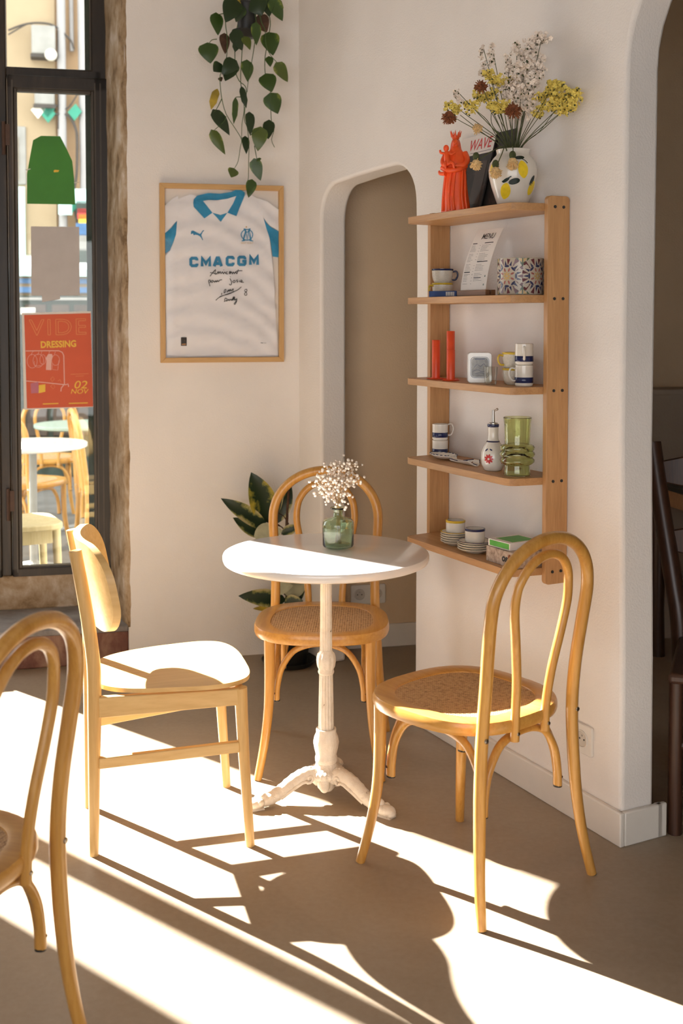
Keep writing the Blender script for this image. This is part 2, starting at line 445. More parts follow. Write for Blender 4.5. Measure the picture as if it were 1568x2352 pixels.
def outline_text(s, size, w):
    cu = bpy.data.curves.new('t', 'FONT'); cu.body = s; cu.size = size; cu.align_x = 'CENTER'; cu.resolution_u = 3; cu.fill_mode = 'NONE'
    cu.offset = size * .03; cu.space_character = 1.15
    o = bpy.data.objects.new('t', cu); COL.objects.link(o); bpy.context.view_layer.update()
    me = bpy.data.meshes.new_from_object(o.evaluated_get(bpy.context.evaluated_depsgraph_get()))
    V, F = [], []
    for e in me.edges:
        a, b = me.vertices[e.vertices[0]].co, me.vertices[e.vertices[1]].co
        V, F = merge((V, F), stroke([(a.x, a.y), (b.x, b.y)], w))
    bpy.data.objects.remove(o); bpy.data.curves.remove(cu); bpy.data.meshes.remove(me)
    return V, F
def stroke(pts, w, h=.0005):                          # a pen line in the xy plane
    V, F = [], []
    for i, p in enumerate(pts):
        a = pts[max(0, i - 1)]; b = pts[min(len(pts) - 1, i + 1)]
        d = Vector((b[0] - a[0], b[1] - a[1])); d = d.normalized() if d.length else Vector((1, 0))
        n = Vector((-d.y, d.x)) * w / 2
        V += [V3(p[0] + n.x, p[1] + n.y, h), V3(p[0] - n.x, p[1] - n.y, h)]
    for i in range(len(pts) - 1): F.append((2 * i, 2 * i + 1, 2 * i + 3, 2 * i + 2))
    return V, F
def pen(pts, w, k=5, h=.0005):
    return stroke([(p.x, p.y) for p in spline([(a, b, 0) for a, b in pts], k)], w, h)

def mk(name, vf, mat, parent=None, smooth=40, loc=None, rz=0, bevel=0, seg=2, uv=None, kind=None):
    me = bpy.data.meshes.new(name)
    me.from_pydata([tuple(p) for p in vf[0]], [], [tuple(f) for f in vf[1]])
    if uv:
        l = me.uv_layers.new(name='UVMap')
        for p in me.polygons:
            for li in p.loop_indices: l.data[li].uv = uv[me.loops[li].vertex_index]
    me.materials.append(M[mat] if isinstance(mat, str) else mat)
    if smooth:
        me.shade_smooth()
        if smooth < 180: me.set_sharp_from_angle(angle=radians(smooth))
    o = bpy.data.objects.new(name, me); COL.objects.link(o)
    if loc is not None: o.location = loc
    if rz: o.rotation_euler = (0, 0, rz)
    if parent: o.parent = parent
    if bevel:
        b = o.modifiers.new('soft_edges', 'BEVEL'); b.width = bevel; b.segments = seg; b.limit_method = 'ANGLE'; b.angle_limit = radians(50)
    if kind: o['kind'] = kind
    return o
def tag(o, label, cat, group=None):
    o['label'] = label; o['category'] = cat
    if group: o['group'] = group
    return o
def thing(name, label, cat, loc=(0, 0, 0), rz=0, group=None):
    o = bpy.data.objects.new(name, None); COL.objects.link(o)
    o.empty_display_size = .05; o.location = loc; o.rotation_euler = (0, 0, rz)
    return tag(o, label, cat, group)
def struct(name, vf, mat, parent=None, **k):
    o = mk(name, vf, mat, parent, **k)
    if not parent: o['kind'] = 'structure'
    return o
def struct_root(name, loc=(0, 0, 0), rz=0):
    o = bpy.data.objects.new(name, None); COL.objects.link(o)
    o.location = loc; o.rotation_euler = (0, 0, rz); o['kind'] = 'structure'
    return o
def dup(root, loc, rz, label, group=None):
    r = root.copy(); COL.objects.link(r); r.location = loc; r.rotation_euler = (0, 0, rz); r['label'] = label
    if group: r['group'] = group
    for ch in list(root.children):
        c = ch.copy(); COL.objects.link(c); c.parent = r
        for g in list(ch.children):
            d = g.copy(); COL.objects.link(d); d.parent = c
    return r

# ------------------------------------------------------------------ the room
fl = [tuple(WA(-4.9, -.02).xy), tuple(WA(3.7, -.02).xy), (3.6, -2.3), (-4.9, -2.3)]
struct('floor', prism(fl, -.1, 0), 'floor', smooth=0)
cl = [tuple(WA(-4.9, -.5).xy), tuple(WA(3.8, -.5).xy), (3.7, -2.4), (-5.0, -2.4)]
struct('ceiling', prism(cl, 3.2, 3.35), 'ceiling', smooth=0)
def A_(vf): return vf
wa = merge(
    prism([(-.72, 0), (.06, 0), (.06, .5), (-.79, .5)], -.05, 3.2),
    box(-2.98, -.75, .0, .5, 2.95, 3.2),
    box(-3.45, -2.98, 0, .5, -.05, 3.2),
    box(-5.2, -3.45, 0, .5, -.05, 3.2))
struct('wall_back', wa, 'wall', loc=C0, rz=RA, smooth=0)
struct('wall_passage', box(.06, 3.75, 0, .5, -.05, 3.2), 'tan_lit_wall', loc=C0, rz=RA, smooth=0)
arch = [(-.02, 0), (.209, 0), (.209, 1.83)]
arch += [(.209 + .13 - .13 * cos(a), 1.83 + .135 * sin(a)) for a in [pi / 2 * i / 8 for i in range(1, 9)]]
arch += [(.50, 1.974), (.72, 1.981)]
arch += [(.80 + .155 * sin(a), 1.835 + .147 * cos(a)) for a in [pi / 2 * i / 8 for i in range(0, 9)]]
arch += [(.962, 1.6), (.962, .8), (.958, 0), (2.055, 0), (2.053, .5), (2.040, 1.1), (2.045, 2.10)]
arch += [(2.045 + .28 - .28 * cos(a), 2.10 + .30 * sin(a)) for a in [pi / 2 * i / 8 for i in range(1, 9)]]
arch += [(2.9, 2.42)] + [(2.9 + .28 * sin(a), 2.10 + .32 * cos(a)) for a in [pi / 2 * i / 6 for i in range(1, 7)]]
arch += [(3.18, 0), (7.95, 0), (7.95, 3.2), (-.02, 3.2)]
struct('wall_right', upright(prism(arch, -.115, 0)), 'wall', loc=C0, rz=RB, bevel=.012, seg=3, smooth=60)
struct('wall_left', box(-4.85, -4.65, -2.4, 4.6, -.05, 3.2), 'wall', smooth=0)
struct('wall_front', merge(box(-4.9, -3.2, -2.4, -2.2, -.05, 3.2), box(1.6, 3.65, -2.4, -2.2, -.05, 3.2), box(-3.2, 1.6, -2.4, -2.2, -.05, .3), box(-3.2, 1.6, -2.4, -2.2, 2.3, 3.2)), 'wall', smooth=0)
wf = struct_root('fill_window', (0, -2.3, 0))                # unseen window added behind the viewer for fill light
for x in (-3.17, -1.6, 0, 1.57): mk('mullion', box(x - .03, x + .03, -.03, .03, .3, 2.3), 'frame', wf)
mk('rail', box(-3.2, 1.6, -.03, .03, .3, .36), 'frame', wf); mk('rail', box(-3.2, 1.6, -.03, .03, 2.24, 2.3), 'frame', wf)
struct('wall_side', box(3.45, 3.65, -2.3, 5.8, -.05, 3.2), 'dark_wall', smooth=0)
def bb(x0, x1):
    return upright(prism([(x0, 0), (x1, 0), (x1, .094), (x0, .094)], 0, .016))
struct('baseboard_right', merge(bb(.958, 2.071), box(2.055, 2.071, 0, .15, 0, .094), box(2.052, 2.071, .115, .135, 0, .094)), 'base', loc=C0, rz=RB, bevel=.004)
struct('baseboard_back', upright(prism([(.08, 0), (2.6, 0), (2.6, .10), (.08, .10)], 0, .014)), 'base', loc=C0, rz=RA, bevel=.004)
rng = random.Random(3)
# right-hand reveal of the street window: rough stone, uneven edge against the plaster
pv, pf = [], []
nz = 60
for i in range(nz + 1):
    z = .15 + 2.8 * i / nz
    e = .010 * mnoise.noise(V3(0, 3.1, z * 9)) + .006 * mnoise.noise(V3(5, 1, z * 30))
    for j, (s, y) in enumerate(((-.700, .004), (-.722, -.003), (-.738, .05), (-.752, .14), (-.768, .26), (-.786, .40), (-.80, .47))):
        k = e if j == 0 else .006 * mnoise.noise(V3(j * 2.3, z * 7, 1))
        pv.append(V3(s + k, y, z))
for i in range(nz):
    for j in range(6):
        a = i * 7 + j; pf.append((a, a + 7, a + 8, a + 1))
struct('trim_1', (pv, pf), 'stone', loc=C0, rz=RA, smooth=180)
sill = struct_root('trim_2', C0, RA)
mk('plinth', box(-1.66, -.722, .003, .46, 0, .135), 'red_base', sill, bevel=.006)
mk('ledge_slab', box(-1.66, -.722, -.004, .47, .132, .158), 'ledge', sill, bevel=.006)
mk('stone_course', box(-1.66, -.735, .37, .5, .155, .305), 'stone', sill, bevel=.01)

# street window: two narrow casements under a fixed light, dark paint
win = struct_root('window_1', C0, RA)
Y0, Y1 = .40, .47
mk('jamb', box(-.845, -.779, Y0, Y1, .30, 2.95), 'frame', win, bevel=.006)
mk('mullion', box(-1.252, -1.203, Y0 - .01, Y1, .30, 2.95), 'frame', win, bevel=.006)
mk('jamb', box(-1.654, -1.62, Y0, Y1, .0, 2.95), 'frame', win, bevel=.006)
mk('transom_bar', box(-1.64, -.80, Y0, Y1, 2.470, 2.512), 'frame', win, bevel=.006)
mk('head_rail', box(-1.64, -.80, Y0, Y1, 2.90, 2.95), 'frame', win)
mk('bottom_rail', box(-1.64, -.80, Y0, Y1, .295, .315), 'frame', win)
mk('outer_jamb', box(-.872, -.842, Y1 - .01, .54, .30, 2.95), 'frame_out', win, bevel=.003)
mk('bead', box(-.852, -.846, Y0 + .005, Y1, 2.51, 2.9), 'frame_in', win)
mk('pane', box(-1.205, -.84, .435, .439, 2.505, 2.905), 'pane', win, smooth=0)
mk('pane', box(-1.635, -1.25, .435, .439, 2.505, 2.905), 'pane', win, smooth=0)
def casement(x0, x1, px0, px1):
    c = mk('casement', merge(box(x0, px0 - .012, .372, .425, .298, 2.472), box(px1 + .012, x1, .372, .425, .298, 2.472),
                             box(x0, x1, .372, .425, 2.415, 2.472), box(x0, x1, .372, .425, .298, .338)), 'frame', win, bevel=.005)
    mk('bead', merge(box(px0 - .014, px0, .380, .420, .33, 2.42), box(px1, px1 + .014, .380, .420, .33, 2.42),
                     box(px0, px1, .380, .420, 2.404, 2.42), box(px0, px1, .380, .420, .33, .343)), 'frame_in', c, bevel=.003)
    mk('pane', box(px0 - .003, px1 + .003, .402, .406, .338, 2.41), 'pane', c, smooth=0)
    return c
cs = casement(-1.200, -.776, -1.160, -.850)
mk('stile_groove', box(-.812, -.806, .369, .374, .32, 2.45), 'frame_in', cs)
mk('stile_groove', box(-.835, -.829, .369, .374, .32, 2.45), 'frame_in', cs)
mk('stile_groove', box(-1.183, -1.176, .369, .374, .32, 2.45), 'frame_in', cs)
casement(-1.640, -1.244, -1.60, -1.285)
for z in (2.20, .62):
    mk('hinge', merge(tube([(-1.216, .368, z - .07), (-1.216, .368, z + .07)], .008, 8), box(-1.224, -1.19, .368, .374, z - .03, z + .06)), 'hinge', win)
# glazed entrance further left: posts, low panel, and an unseen leaf added outside to block the sun
ent = struct_root('door_1', C0, RA)
mk('post', box(-2.625, -2.545, .395, .445, 0, 2.95), 'frame', ent)
mk('post', box(-2.99, -2.925, .395, .445, 0, 2.95), 'frame', ent)
mk('low_panel', box(-2.95, -1.67, .40, .44, 0, .55), 'frame', ent)
dh = WA(-1.69, -.52); dd = Vector((.10, .995, 0)).normalized(); dn = Vector((dd.y, -dd.x, 0))
leaf = struct_root('sun_blocker', dh, atan2(dd.y, dd.x))
mk('leaf', box(0, 1.0, -.02, .02, .0, 3.75), 'frame', leaf, bevel=.004)  # made tall so that no sun passes over it to the window
mk('blocker_panel', box(.1, .83, -.028, .028, .2, 1.1), 'frame_out', leaf, bevel=.006)
mk('blocker_panel', box(.1, .83, -.028, .028, 1.25, 3.6), 'frame_out', leaf, bevel=.006)
# sockets
def socket(name, loc, rz, w, centres):
    r = struct_root(name, loc, rz)
    mk('cover_plate', upright(prism(rrect(-w / 2, w / 2, -.042, .042, .006), 0, .009)), 'white_plastic', r, bevel=.002)
    for c in centres:
        ring = lathe([(.0215, 0), (.0225, .0035), (.0245, .0035), (.0252, 0)], 24)
        s = mk('socket_ring', upright(([p + V3(c, 0, .009) for p in ring[0]], ring[1])), 'white_plastic', r)
        mk('socket_well', upright((lambda q: ([p + V3(c, 0, .0093) for p in q[0]], q[1]))(lathe([(.0, .0), (.0205, .0003), (.0215, .0012)], 24))), plainw, s)
        for dx, dy in ((-.0095, 0), (.0095, 0), (0, .010)):
            mk('contact', upright((lambda q: ([p + V3(c + dx, dy, .0098) for p in q[0]], q[1]))(lathe([(0, .0006), (.0026, .0006), (.0026, 0)], 10))), 'black' if dy == 0 else 'steel', s)
    return r
plainw = plain('socket_grey', (.60, .56, .50), .4, var=.02)
so = socket('wall_socket', WB(1.898, 0, .243), RB, .082, [0]); del so['kind']
tag(so, 'white square wall socket low on the wall below the shelf', 'socket')
so = socket('wall_socket', WA(.30, 0, .235), RA, .155, [-.038, .04]); del so['kind']
tag(so, 'double white socket in the shaded passage behind the round table', 'socket')

# ------------------------------------------------------------------ outside
GZ = -.03
struct('street_ground', prism([tuple(WA(-9, -.45).xy), tuple(WA(4, -.45).xy), tuple(WA(4, -6.6).xy), tuple(WA(-9, -6.6).xy)], GZ - .1, GZ), 'street', smooth=0)
FD = 6.2
bld = thing('opposite_building', 'pale cream building across the street with pipes and a dark shopfront', 'building', C0 + NA * -FD, RA)
def fa(x, y, d=-FD): return on_a(x, y, d)
xs = fa(128, 300)[0]
mk('facade_wall', box(-4.4, xs, 0, .4, 2.0, 8), 'facade', bld, smooth=0)
mk('facade_wall', box(xs, 4, .05, .4, 2.0, 8), 'facade_peach', bld, smooth=0)
mk('roof_slab', box(-4.4, 4, -.15, 3, 8, 8.2), 'facade', bld)
a, b = fa(131, 100)[0], fa(151, 100)[0]
mk('downpipe', tube([((a + b) / 2, -.07, 2.0), ((a + b) / 2 - .0, -.07, 8)], (b - a) / 2, 14), 'pipe', bld)
a, b = fa(176, 100)[0], fa(198, 100)[0]
mk('downpipe', tube([((a + b) / 2 + .02, -.05, 2.0), ((a + b) / 2 - .01, -.05, 8)], (b - a) / 2, 14), 'pipe', bld)
a = fa(165, 100)[0]
mk('thin_pipe', tube([(a, .0, fa(165, 118)[1]), (a - .02, .0, 8)], .02, 8), 'pipe', bld)
for (x0, y0, x1, y1) in ((73, 66, 128, 133), (80, 206, 126, 247)):
    p, q = fa(x0, y0), fa(x1, y1)
    bx = mk('meter_box', box(p[0], q[0], -.16, 0, q[1], p[1]), 'meter', bld, bevel=.01)
    mk('box_base', box(p[0] - .01, q[0] + .01, -.15, 0, q[1] - .03, q[1]), 'cable', bx)
p = fa(118, 138)
mk('street_bulb', ball((p[0], -.22, p[1]), .055, 12, 8), 'bulb', bld)
for (x, y, m) in ((88, 258, 'bulb'), (110, 256, 'teal'), (111, 268, 'teal'), (171, 263, 'teal'), (163, 477, 'teal')):
    p = fa(x, y)
    mk('pennant', upright(prism([(p[0] - .06, p[1]), (p[0], p[1] - .075), (p[0] + .065, p[1] + .01), (p[0] + .01, p[1] + .08)], .10, .115)), m, bld)
def cable(pts, r=.007):
    q = [(fa(x, y)[0], -.09, fa(x, y)[1]) for x, y in pts]
    mk('cable', tube(spline(q, 5), r, 6), 'cable', bld)
cable([(20, 75), (55, 62), (90, 58), (125, 65), (160, 95), (170, 118)], .009)
cable([(20, 85), (60, 62), (75, 60)])
cable([(133, 75), (136, 160), (134, 300)], .008)
cable([(115, 268), (140, 266), (160, 272), (174, 300), (177, 330), (176, 400), (170, 440), (172, 470), (178, 520)], .013)
cable([(120, 240), (150, 255), (175, 225), (195, 180)])
# shuttered opening on the left of the pane
p, q = fa(30, 290), fa(61, 425)
o = mk('shuttered_opening', box(p[0], q[0], -.02, .1, q[1], p[1]), 'meter', bld, bevel=.01)
mk('shutter', box(p[0], q[0] - .07, -.04, .0, q[1] + .04, p[1] - .1), 'facade', o)
mk('sign_board', box(fa(20, 500)[0], fa(58, 500)[0], -.05, 0, fa(40, 625)[1], fa(40, 430)[1]), 'shop_white', bld)
for (x, y, s_, mm) in ((192, 455, .08, 'shop_white'), (193, 480, .07, 'shop_green'), (193, 495, .06, 'wave_red'), (193, 506, .05, 'poster_yellow'), (192, 530, .07, 'shop_blue'), (150, 485, .06, 'shop_white'), (191, 560, .09, 'meter'), (193, 590, .08, 'shop_green')):
    p = fa(x, y)
    mk('sticker', box(p[0] - s_, p[0] + s_, -.18, -.172, p[1] - s_ * .8, p[1] + s_ * .8), mm, bld, smooth=0)
def band(name, y0, y1, mm, dep=.12, x0=-4.4, x1=4, mat=None):
    mk(name, box(x0, x1, -dep, .3, fa(100, y1)[1], fa(100, y0)[1]), mm, bld, smooth=0)
band('cornice', 620, 636, 'shop_white', .25)
band('fascia', 636, 700, 'facade', .10)
band('blue_strip', 641, 652, 'shop_blue', .14)
band('blue_strip', 660, 673, 'shop_blue', .16)
mk('shopfront', box(-4.4, 4, -.20, .3, GZ, fa(100, 680)[1]), 'shop_green', bld, smooth=0)
band('shop_ledge', 684, 690, 'meter', .24)
for x0, x1 in ((10, 48), (60, 108), (120, 160), (170, 215)):
    p, q = fa(x0, 740), fa(x1, 740)
    mk('shop_window', box(p[0], q[0], -.23, -.19, .35, fa(100, 700)[1]), 'shop_brown', bld, bevel=.01)
mk('pale_notice', box(fa(50, 710)[0], fa(83, 710)[0], -.245, -.235, fa(60, 722)[1], fa(60, 707)[1]), 'cream_spot', bld)

# ------------------------------------------------------------------ bentwood chairs (+y is the way the sitter faces)
def sup(rx, ry, n=48, e=2.7, back=.93):
    out = []
    for i in range(n):
        a = 2 * pi * i / n
        x = rx * abs(cos(a)) ** (2 / e) * (1 if cos(a) >= 0 else -1)
        y = ry * abs(sin(a)) ** (2 / e) * (1 if sin(a) >= 0 else -1)
        w = back + (1 - back) * (y / ry + 1) / 2
        out.append((x * w, y))
    return out
def ring_loft(levels):
    """levels: list of (outline, z); closed outer skin"""
    n = len(levels[0][0]); V, F = [], []
    for o, z in levels: V += [V3(p[0], p[1], z) for p in o]
    for i in range(len(levels) - 1):
        for j in range(n):
            k = (j + 1) % n
            F.append((i * n + j, i * n + k, (i + 1) * n + k, (i + 1) * n + j))
    return V, F
def sc_out(o, k): return [(x * k, y * k) for x, y in o]
SEAT_Y = .012
def bentwood(label, loc, rz, group):
    t = thing('bentwood_chair', label, 'chair', loc, rz, group)
    o = [(x, y + SEAT_Y) for x, y in sup(.224, .220)]
    def s(k): return [(x * k, (y - SEAT_Y) * k + SEAT_Y) for x, y in o]
    rim = ring_loft([(s(.76), .432), (s(.94), .424), (s(.985), .428), (s(1), .436), (s(1), .450), (s(.985), .459), (s(.95), .461), (s(.80), .460), (s(.765), .458), (s(.755), .452)])
    seat = mk('seat', rim, 'seat_wood', t, 35)
    n = len(o); cv, cf = [], []
    for i, k in enumerate((.775, .5, .25)):
        cv += [V3(p[0], p[1], .4565 - .004 * (1 - k)) for p in s(k)]
    cv.append(V3(0, SEAT_Y, .4525))
    for i in range(2):
        for j in range(n): cf.append((i * n + j, i * n + (j + 1) % n, (i + 1) * n + (j + 1) % n, (i + 1) * n + j))
    for j in range(n): cf.append((2 * n + j, 2 * n + (j + 1) % n, 3 * n))
    mk('cane_panel', (cv, cf), 'cane', seat)
    # back legs and outer hoop in one bent piece
    half = [(.212, -.236, 0), (.198, -.217, .10), (.185, -.204, .22), (.176, -.198, .36), (.171, -.200, .46), (.171, -.209, .56), (.177, -.222, .66), (.181, -.234, .74)]
    zc, rx, rzz = .74, .181, .164
    arc = [(rx * cos(a), -.233 - .030 * sin(a), zc + rzz * sin(a) ** .92) for a in [pi * i / 14 for i in range(1, 14)]]
    path = spline([V3(*p) for p in half] + [V3(*p) for p in arc] + [V3(-p[0], p[1], p[2]) for p in half[::-1]], 4)
    rad = [.0125 + .0035 * min(1, p.z / .30) for p in path]
    mk('back_hoop', tube(path, rad, 12), 'bent', t, 60)
    ih = [(.058, -.203, .405), (.058, -.205, .47), (.066, -.215, .56), (.086, -.228, .66), (.100, -.236, .735)]
    arc = [(.100 * cos(a), -.236 - .022 * sin(a), .757 + .108 * sin(a) ** .95) for a in [pi * i / 12 for i in range(1, 12)]]
    path = spline([V3(*p) for p in ih] + [V3(*p) for p in arc] + [V3(-p[0], p[1], p[2]) for p in ih[::-1]], 4)
    inner = mk('inner_hoop', tube(path, .0118, 10), 'bent', t, 60)
    for sx in (-1, 1): mk('bolt', lathe_at((sx * .058, -.2140, .425), .0048, .004), 'steel', inner)
    for sx in (-1, 1):
        p = spline([(sx * .158, .168, .435), (sx * .158, .170, .30), (sx * .162, .176, .20), (sx * .174, .190, .10), (sx * .192, .208, 0)], 5)
        lg = mk('leg', tube(p, [.0178, .0125], 12), 'bent', t, 60)
        mk('glide', lathe_z((sx * .192, .208, 0), .010, .004), 'black', lg)
        mk('bolt', lathe_at((sx * .174, -.2135, .435), .0062, .005), 'steel', t)
        mk('glide', lathe_z((sx * .212, -.236, 0), .010, .004), 'black', t)
    # bent braces between neighbouring legs
    def brace(p0, p1, inset):
        p0, p1 = V3(*p0), V3(*p1); d = p1 - p0; L = d.length; u = d / L
        prof = [(.018, .235), (.020, .275), (.034, .335), (.070, .388), (.115, .408), (L / 2, .413)]
        pts = [p0 + u * a + V3(0, 0, b) + V3(*inset) for a, b in prof] + [p0 + u * (L - a) + V3(0, 0, b) + V3(*inset) for a, b in prof[-2::-1]]
        br = mk('brace', tube(spline(pts, 4), .0115, 8, flat=.85), 'bent', t, 60)
        for q in (pts[0], pts[-1]):
            mk('end_cap', lathe_z((q.x, q.y, q.z - .0035), .0105, .004), 'black', br)
            out = V3(q.x, q.y, 0).normalized()
            mk('screw', ball((q.x + out.x * .009, q.y + out.y * .009, q.z + .022), .0038, 8, 4), 'hinge', br)
    brace((.145, .165, 0), (.150, -.195, 0), (-.008, 0, 0)); brace((-.145, .165, 0), (-.150, -.195, 0), (.008, 0, 0))
    brace((-.155, .152, 0), (.155, .152, 0), (0, 0, 0)); brace((-.160, -.185, 0), (.160, -.185, 0), (0, .006, 0))
    return t
def lathe_z(c, r, h):
    v, f = lathe([(0, 0), (r, 0), (r, h), (0, h)], 12); return [p + V3(*c) for p in v], f
def lathe_at(c, r, h):                                # a little round head pointing to -y
    v, f = lathe([(r * 1.0, 0), (r * .9, h * .7), (0, h)], 10)
    return [V3(c[0] + p.x, c[1] - p.z, c[2] + p.y) for p in v], f
def heading(fx, fy): return atan2(-fx, fy)
G = 'bentwood chairs of the cafe'
rch = bentwood('honey bentwood chair with cane seat nearest the shelf, seen from behind', (.331, 2.990, 0), heading(-.66, .75), G)
mch = dup(rch, (-.062, 3.765, 0), heading(-.03, -1), 'honey bentwood chair behind the round table, facing the camera', G)
lch = dup(rch, (-.787, 2.096, 0), heading(-.95, .31), 'blurred bentwood chair in the left foreground, cut off by the picture edge', G)

# ------------------------------------------------------------------ pale plywood chair, facing the table (+x forward)
pc = thing('plywood_chair', 'pale beech chair with curved plywood backrest, lit by the sun', 'chair', (-.507, 3.26, 0), radians(14.5))
so = []
for i in range(56):
    a = 2 * pi * i / 56; e = 3.2
    x = .215 * abs(cos(a)) ** (2 / e) * (1 if cos(a) >= 0 else -1); y = abs(sin(a)) ** (2 / e) * (1 if sin(a) >= 0 else -1)
    so.append((x + .022, y * (.205 + .035 * (x / .215))))
def pseat(x, y): return .4485 + .003 * (x / .2) ** 2 - .006 * max(0, (x - .18) / .06) ** 2 + .003 * (y / .2) ** 2 - .006 * max(0, -x / .2)
sv, sf = sheet(so, .03, pseat, .012)
mk('seat', (sv, sf), 'beech_ply', pc, 50)
for sy in (-1, 1):
    p = [(.190, sy * .200, .436), (.198, sy * .203, .25), (.214, sy * .207, 0)]
    lg = mk('leg', tube(spline(p, 4), [.0185, .0125], 14), 'beech', pc, 60)
    p = spline([(-.200, sy * .158, 0), (-.197, sy * .158, .25), (-.195, sy * .158, .46), (-.200, sy * .158, .555), (-.217, sy * .158, .68), (-.241, sy * .158, .822)], 5)
    r = [.0125 + .006 * min(1, q.z / .4) if q.z < .5 else .0185 - .0015 * (q.z - .5) / .32 for q in p]
    mk('back_post', tube(p, r, 14), 'beech', pc, 60)
    y0, y1 = sy * .163, sy * .205
    bar = [(-.185, y0, 0), (.185, y1, 0)]
    def rail(z0, z1, zf0, zf1, th):
        V = []
        for (x, y, _), (a, b) in zip(bar, ((z0, z1), (zf0, zf1))):
            V += [V3(x, y - th, a), V3(x, y + th, a), V3(x, y + th, b), V3(x, y - th, b)]
        return V, [(3, 2, 1, 0), (4, 5, 6, 7), (0, 1, 5, 4), (1, 2, 6, 5), (2, 3, 7, 6), (3, 0, 4, 7)]
    mk('apron', rail(.374, .430, .392, .437, .010), 'beech_ply', pc, bevel=.003)
    mk('stretcher', rail(.236, .266, .262, .292, .009), 'beech_ply', pc, bevel=.003)
mk('apron', box(.180, .200, -.19, .19, .395, .436), 'beech', pc, bevel=.003)
mk('apron', box(-.200, -.182, -.15, .15, .385, .432), 'beech', pc, bevel=.003)
# backrest: rounded plate bent round the sitter, fixed in front of the posts
bo = rrect(-.237, .237, .600, .838, .095, 8)
def bend(p):
    y, z = p.x, p.y
    x0 = -.196 - (z - .56) * .195
    return V3(x0 + 1.12 * y * y + .022 + (.006 if p.z >= 0 else -.014), y, z)
bv, bf = sheet(bo, .028, None, .022)
mk('backrest', fmap((bv, bf), bend), 'beech_ply', pc, 50)

# ------------------------------------------------------------------ bistro table
TX, TY, TZ, TR = -.046, 3.435, .739, .3055
tb = thing('bistro_table', 'round white bistro table on an ornate chipped white iron base', 'table', (TX, TY, 0))
mk('tabletop', lathe([(0, TZ - .028), (TR - .012, TZ - .028), (TR - .003, TZ - .024), (TR, TZ - .016), (TR, TZ - .006), (TR - .002, TZ - .0015), (TR - .005, TZ), (0, TZ)], 96), 'table_top', tb, 35)
def flute(k, dep): return lambda a, z: 1 - dep * abs(sin(a * k / 2)) ** .6
col = mk('column', lathe([(.0185, .44), (.0175, .55), (.0165, .70)], 96, lambda a, z: 1 - .10 * (1 - abs(cos(a * 7)) ** .5)), 'table_iron', tb, 60)
mk('mounting_plate', merge(box(-.17, .17, -.015, .015, .704, .711), box(-.015, .015, -.17, .17, .704, .711), lathe([(.017, .67), (.03, .70), (.05, .711)], 24)), 'table_iron', tb)
mk('collar', lathe([(.0185, .372), (.022, .374), (.0245, .380), (.0225, .388), (.0255, .396), (.0275, .408), (.0275, .424), (.0245, .436), (.0205, .440), (.0185, .446)], 48, lambda a, z: 1 + (.045 * cos(a * 10) if .392 < z < .438 else 0)), 'table_iron', col)
lo = mk('column', lathe([(.0235, .205), (.0225, .28), (.0205, .375)], 96, lambda a, z: 1 - .10 * (1 - abs(cos(a * 7)) ** .5)), 'table_iron', tb, 60)
def leafy(a, z):
    q = (z - .115) / .09
    return 1 + .07 * max(0, cos(a * 6)) * sin(max(0, min(1, q)) * pi) + .05 * abs(sin(a * 3)) * (q > .5)
mk('acanthus_bulb', lathe([(.030, .105), (.033, .112), (.033, .122), (.030, .130), (.0335, .150), (.036, .168), (.034, .184), (.029, .198), (.030, .207), (.0285, .2095), (.0235, .2095)], 72, leafy), 'table_iron', lo, 60)
hub = mk('hub', lathe([(0, .020), (.018, .022), (.026, .032), (.026, .044), (.040, .060), (.052, .070), (.056, .078), (.052, .086), (.040, .090), (.033, .096), (.031, .106), (0, .106)], 72, lambda a, z: 1 + (.04 * cos(a * 24) if .068 < z < .092 else .015 * cos(a * 18))), 'table_iron', tb, 60)
for ang in (203, 322, 83):
    a = radians(ang); R = Matrix.Rotation(a, 4, 'Z')
    path = spline([(.030, 0, .070), (.060, 0, .078), (.100, 0, .066), (.140, 0, .042), (.178, 0, .024), (.212, 0, .018)], 6)
    rr = [.026 - .008 * i / (len(path) - 1) for i in range(len(path))]
    rr = [r * (1 + .05 * sin(i * 2.2)) for i, r in enumerate(rr)]
    lv, lf = tube(path, rr, 14, flat=.9)
    lg = mk('leg', move((lv, lf), mat=R), 'table_iron', tb, 60)
    # ridge of leaf ribs and side scrolls
    ribs = []
    for i in range(11):
        q = path[3 + i * 2]; h = .021 - .006 * i / 10
        for sy in (-1, 1):
            ribs.append(tube([(q.x - .004, 0, q.z + h), (q.x + .004, sy * .009, q.z + h * .75), (q.x + .011, sy * .016, q.z + h * .25)], [.0042, .0022], 6))
    mk('leaf_ribs', move(merge(*ribs), mat=R), 'table_iron', lg, 60)
    sc = []
    for sy in (-1, 1):
        pts = [(.062 + .016 * (1 - i / 16) * cos(.5 - i * .55), sy * (.024), .074 + .016 * (1 - i / 16) * sin(.5 - i * .55)) for i in range(14)]
        sc.append(tube([(.15, sy * .017, .026), (.115, sy * .021, .048), (.085, sy * .023, .064)] + pts[2:], [.0052, .0036], 8))
    mk('scroll', move(merge(*sc), mat=R), 'table_iron', lg, 60)
    foot = merge(ball((.222, 0, .017), .024, 14, 8, (1.25, 1.0, .68)), ball((.200, 0, .032), .014, 10, 6), ball((.212, .015, .022), .012, 8, 6), ball((.212, -.015, .022), .012, 8, 6), ball((.238, 0, .012), .014, 10, 6, (1.1, 1.2, .85)), box(.20, .245, -.016, .016, 0, .006))
    mk('foot', move(foot, mat=R), 'table_iron', lg, 60)
mk('pendant_boss', merge(*[ball((.034 * cos(radians(g)), .034 * sin(radians(g)), .050), .019, 12, 8, (.9, .9, 1.25)) for g in (262, 22, 142)]), 'table_iron', hub, 60)

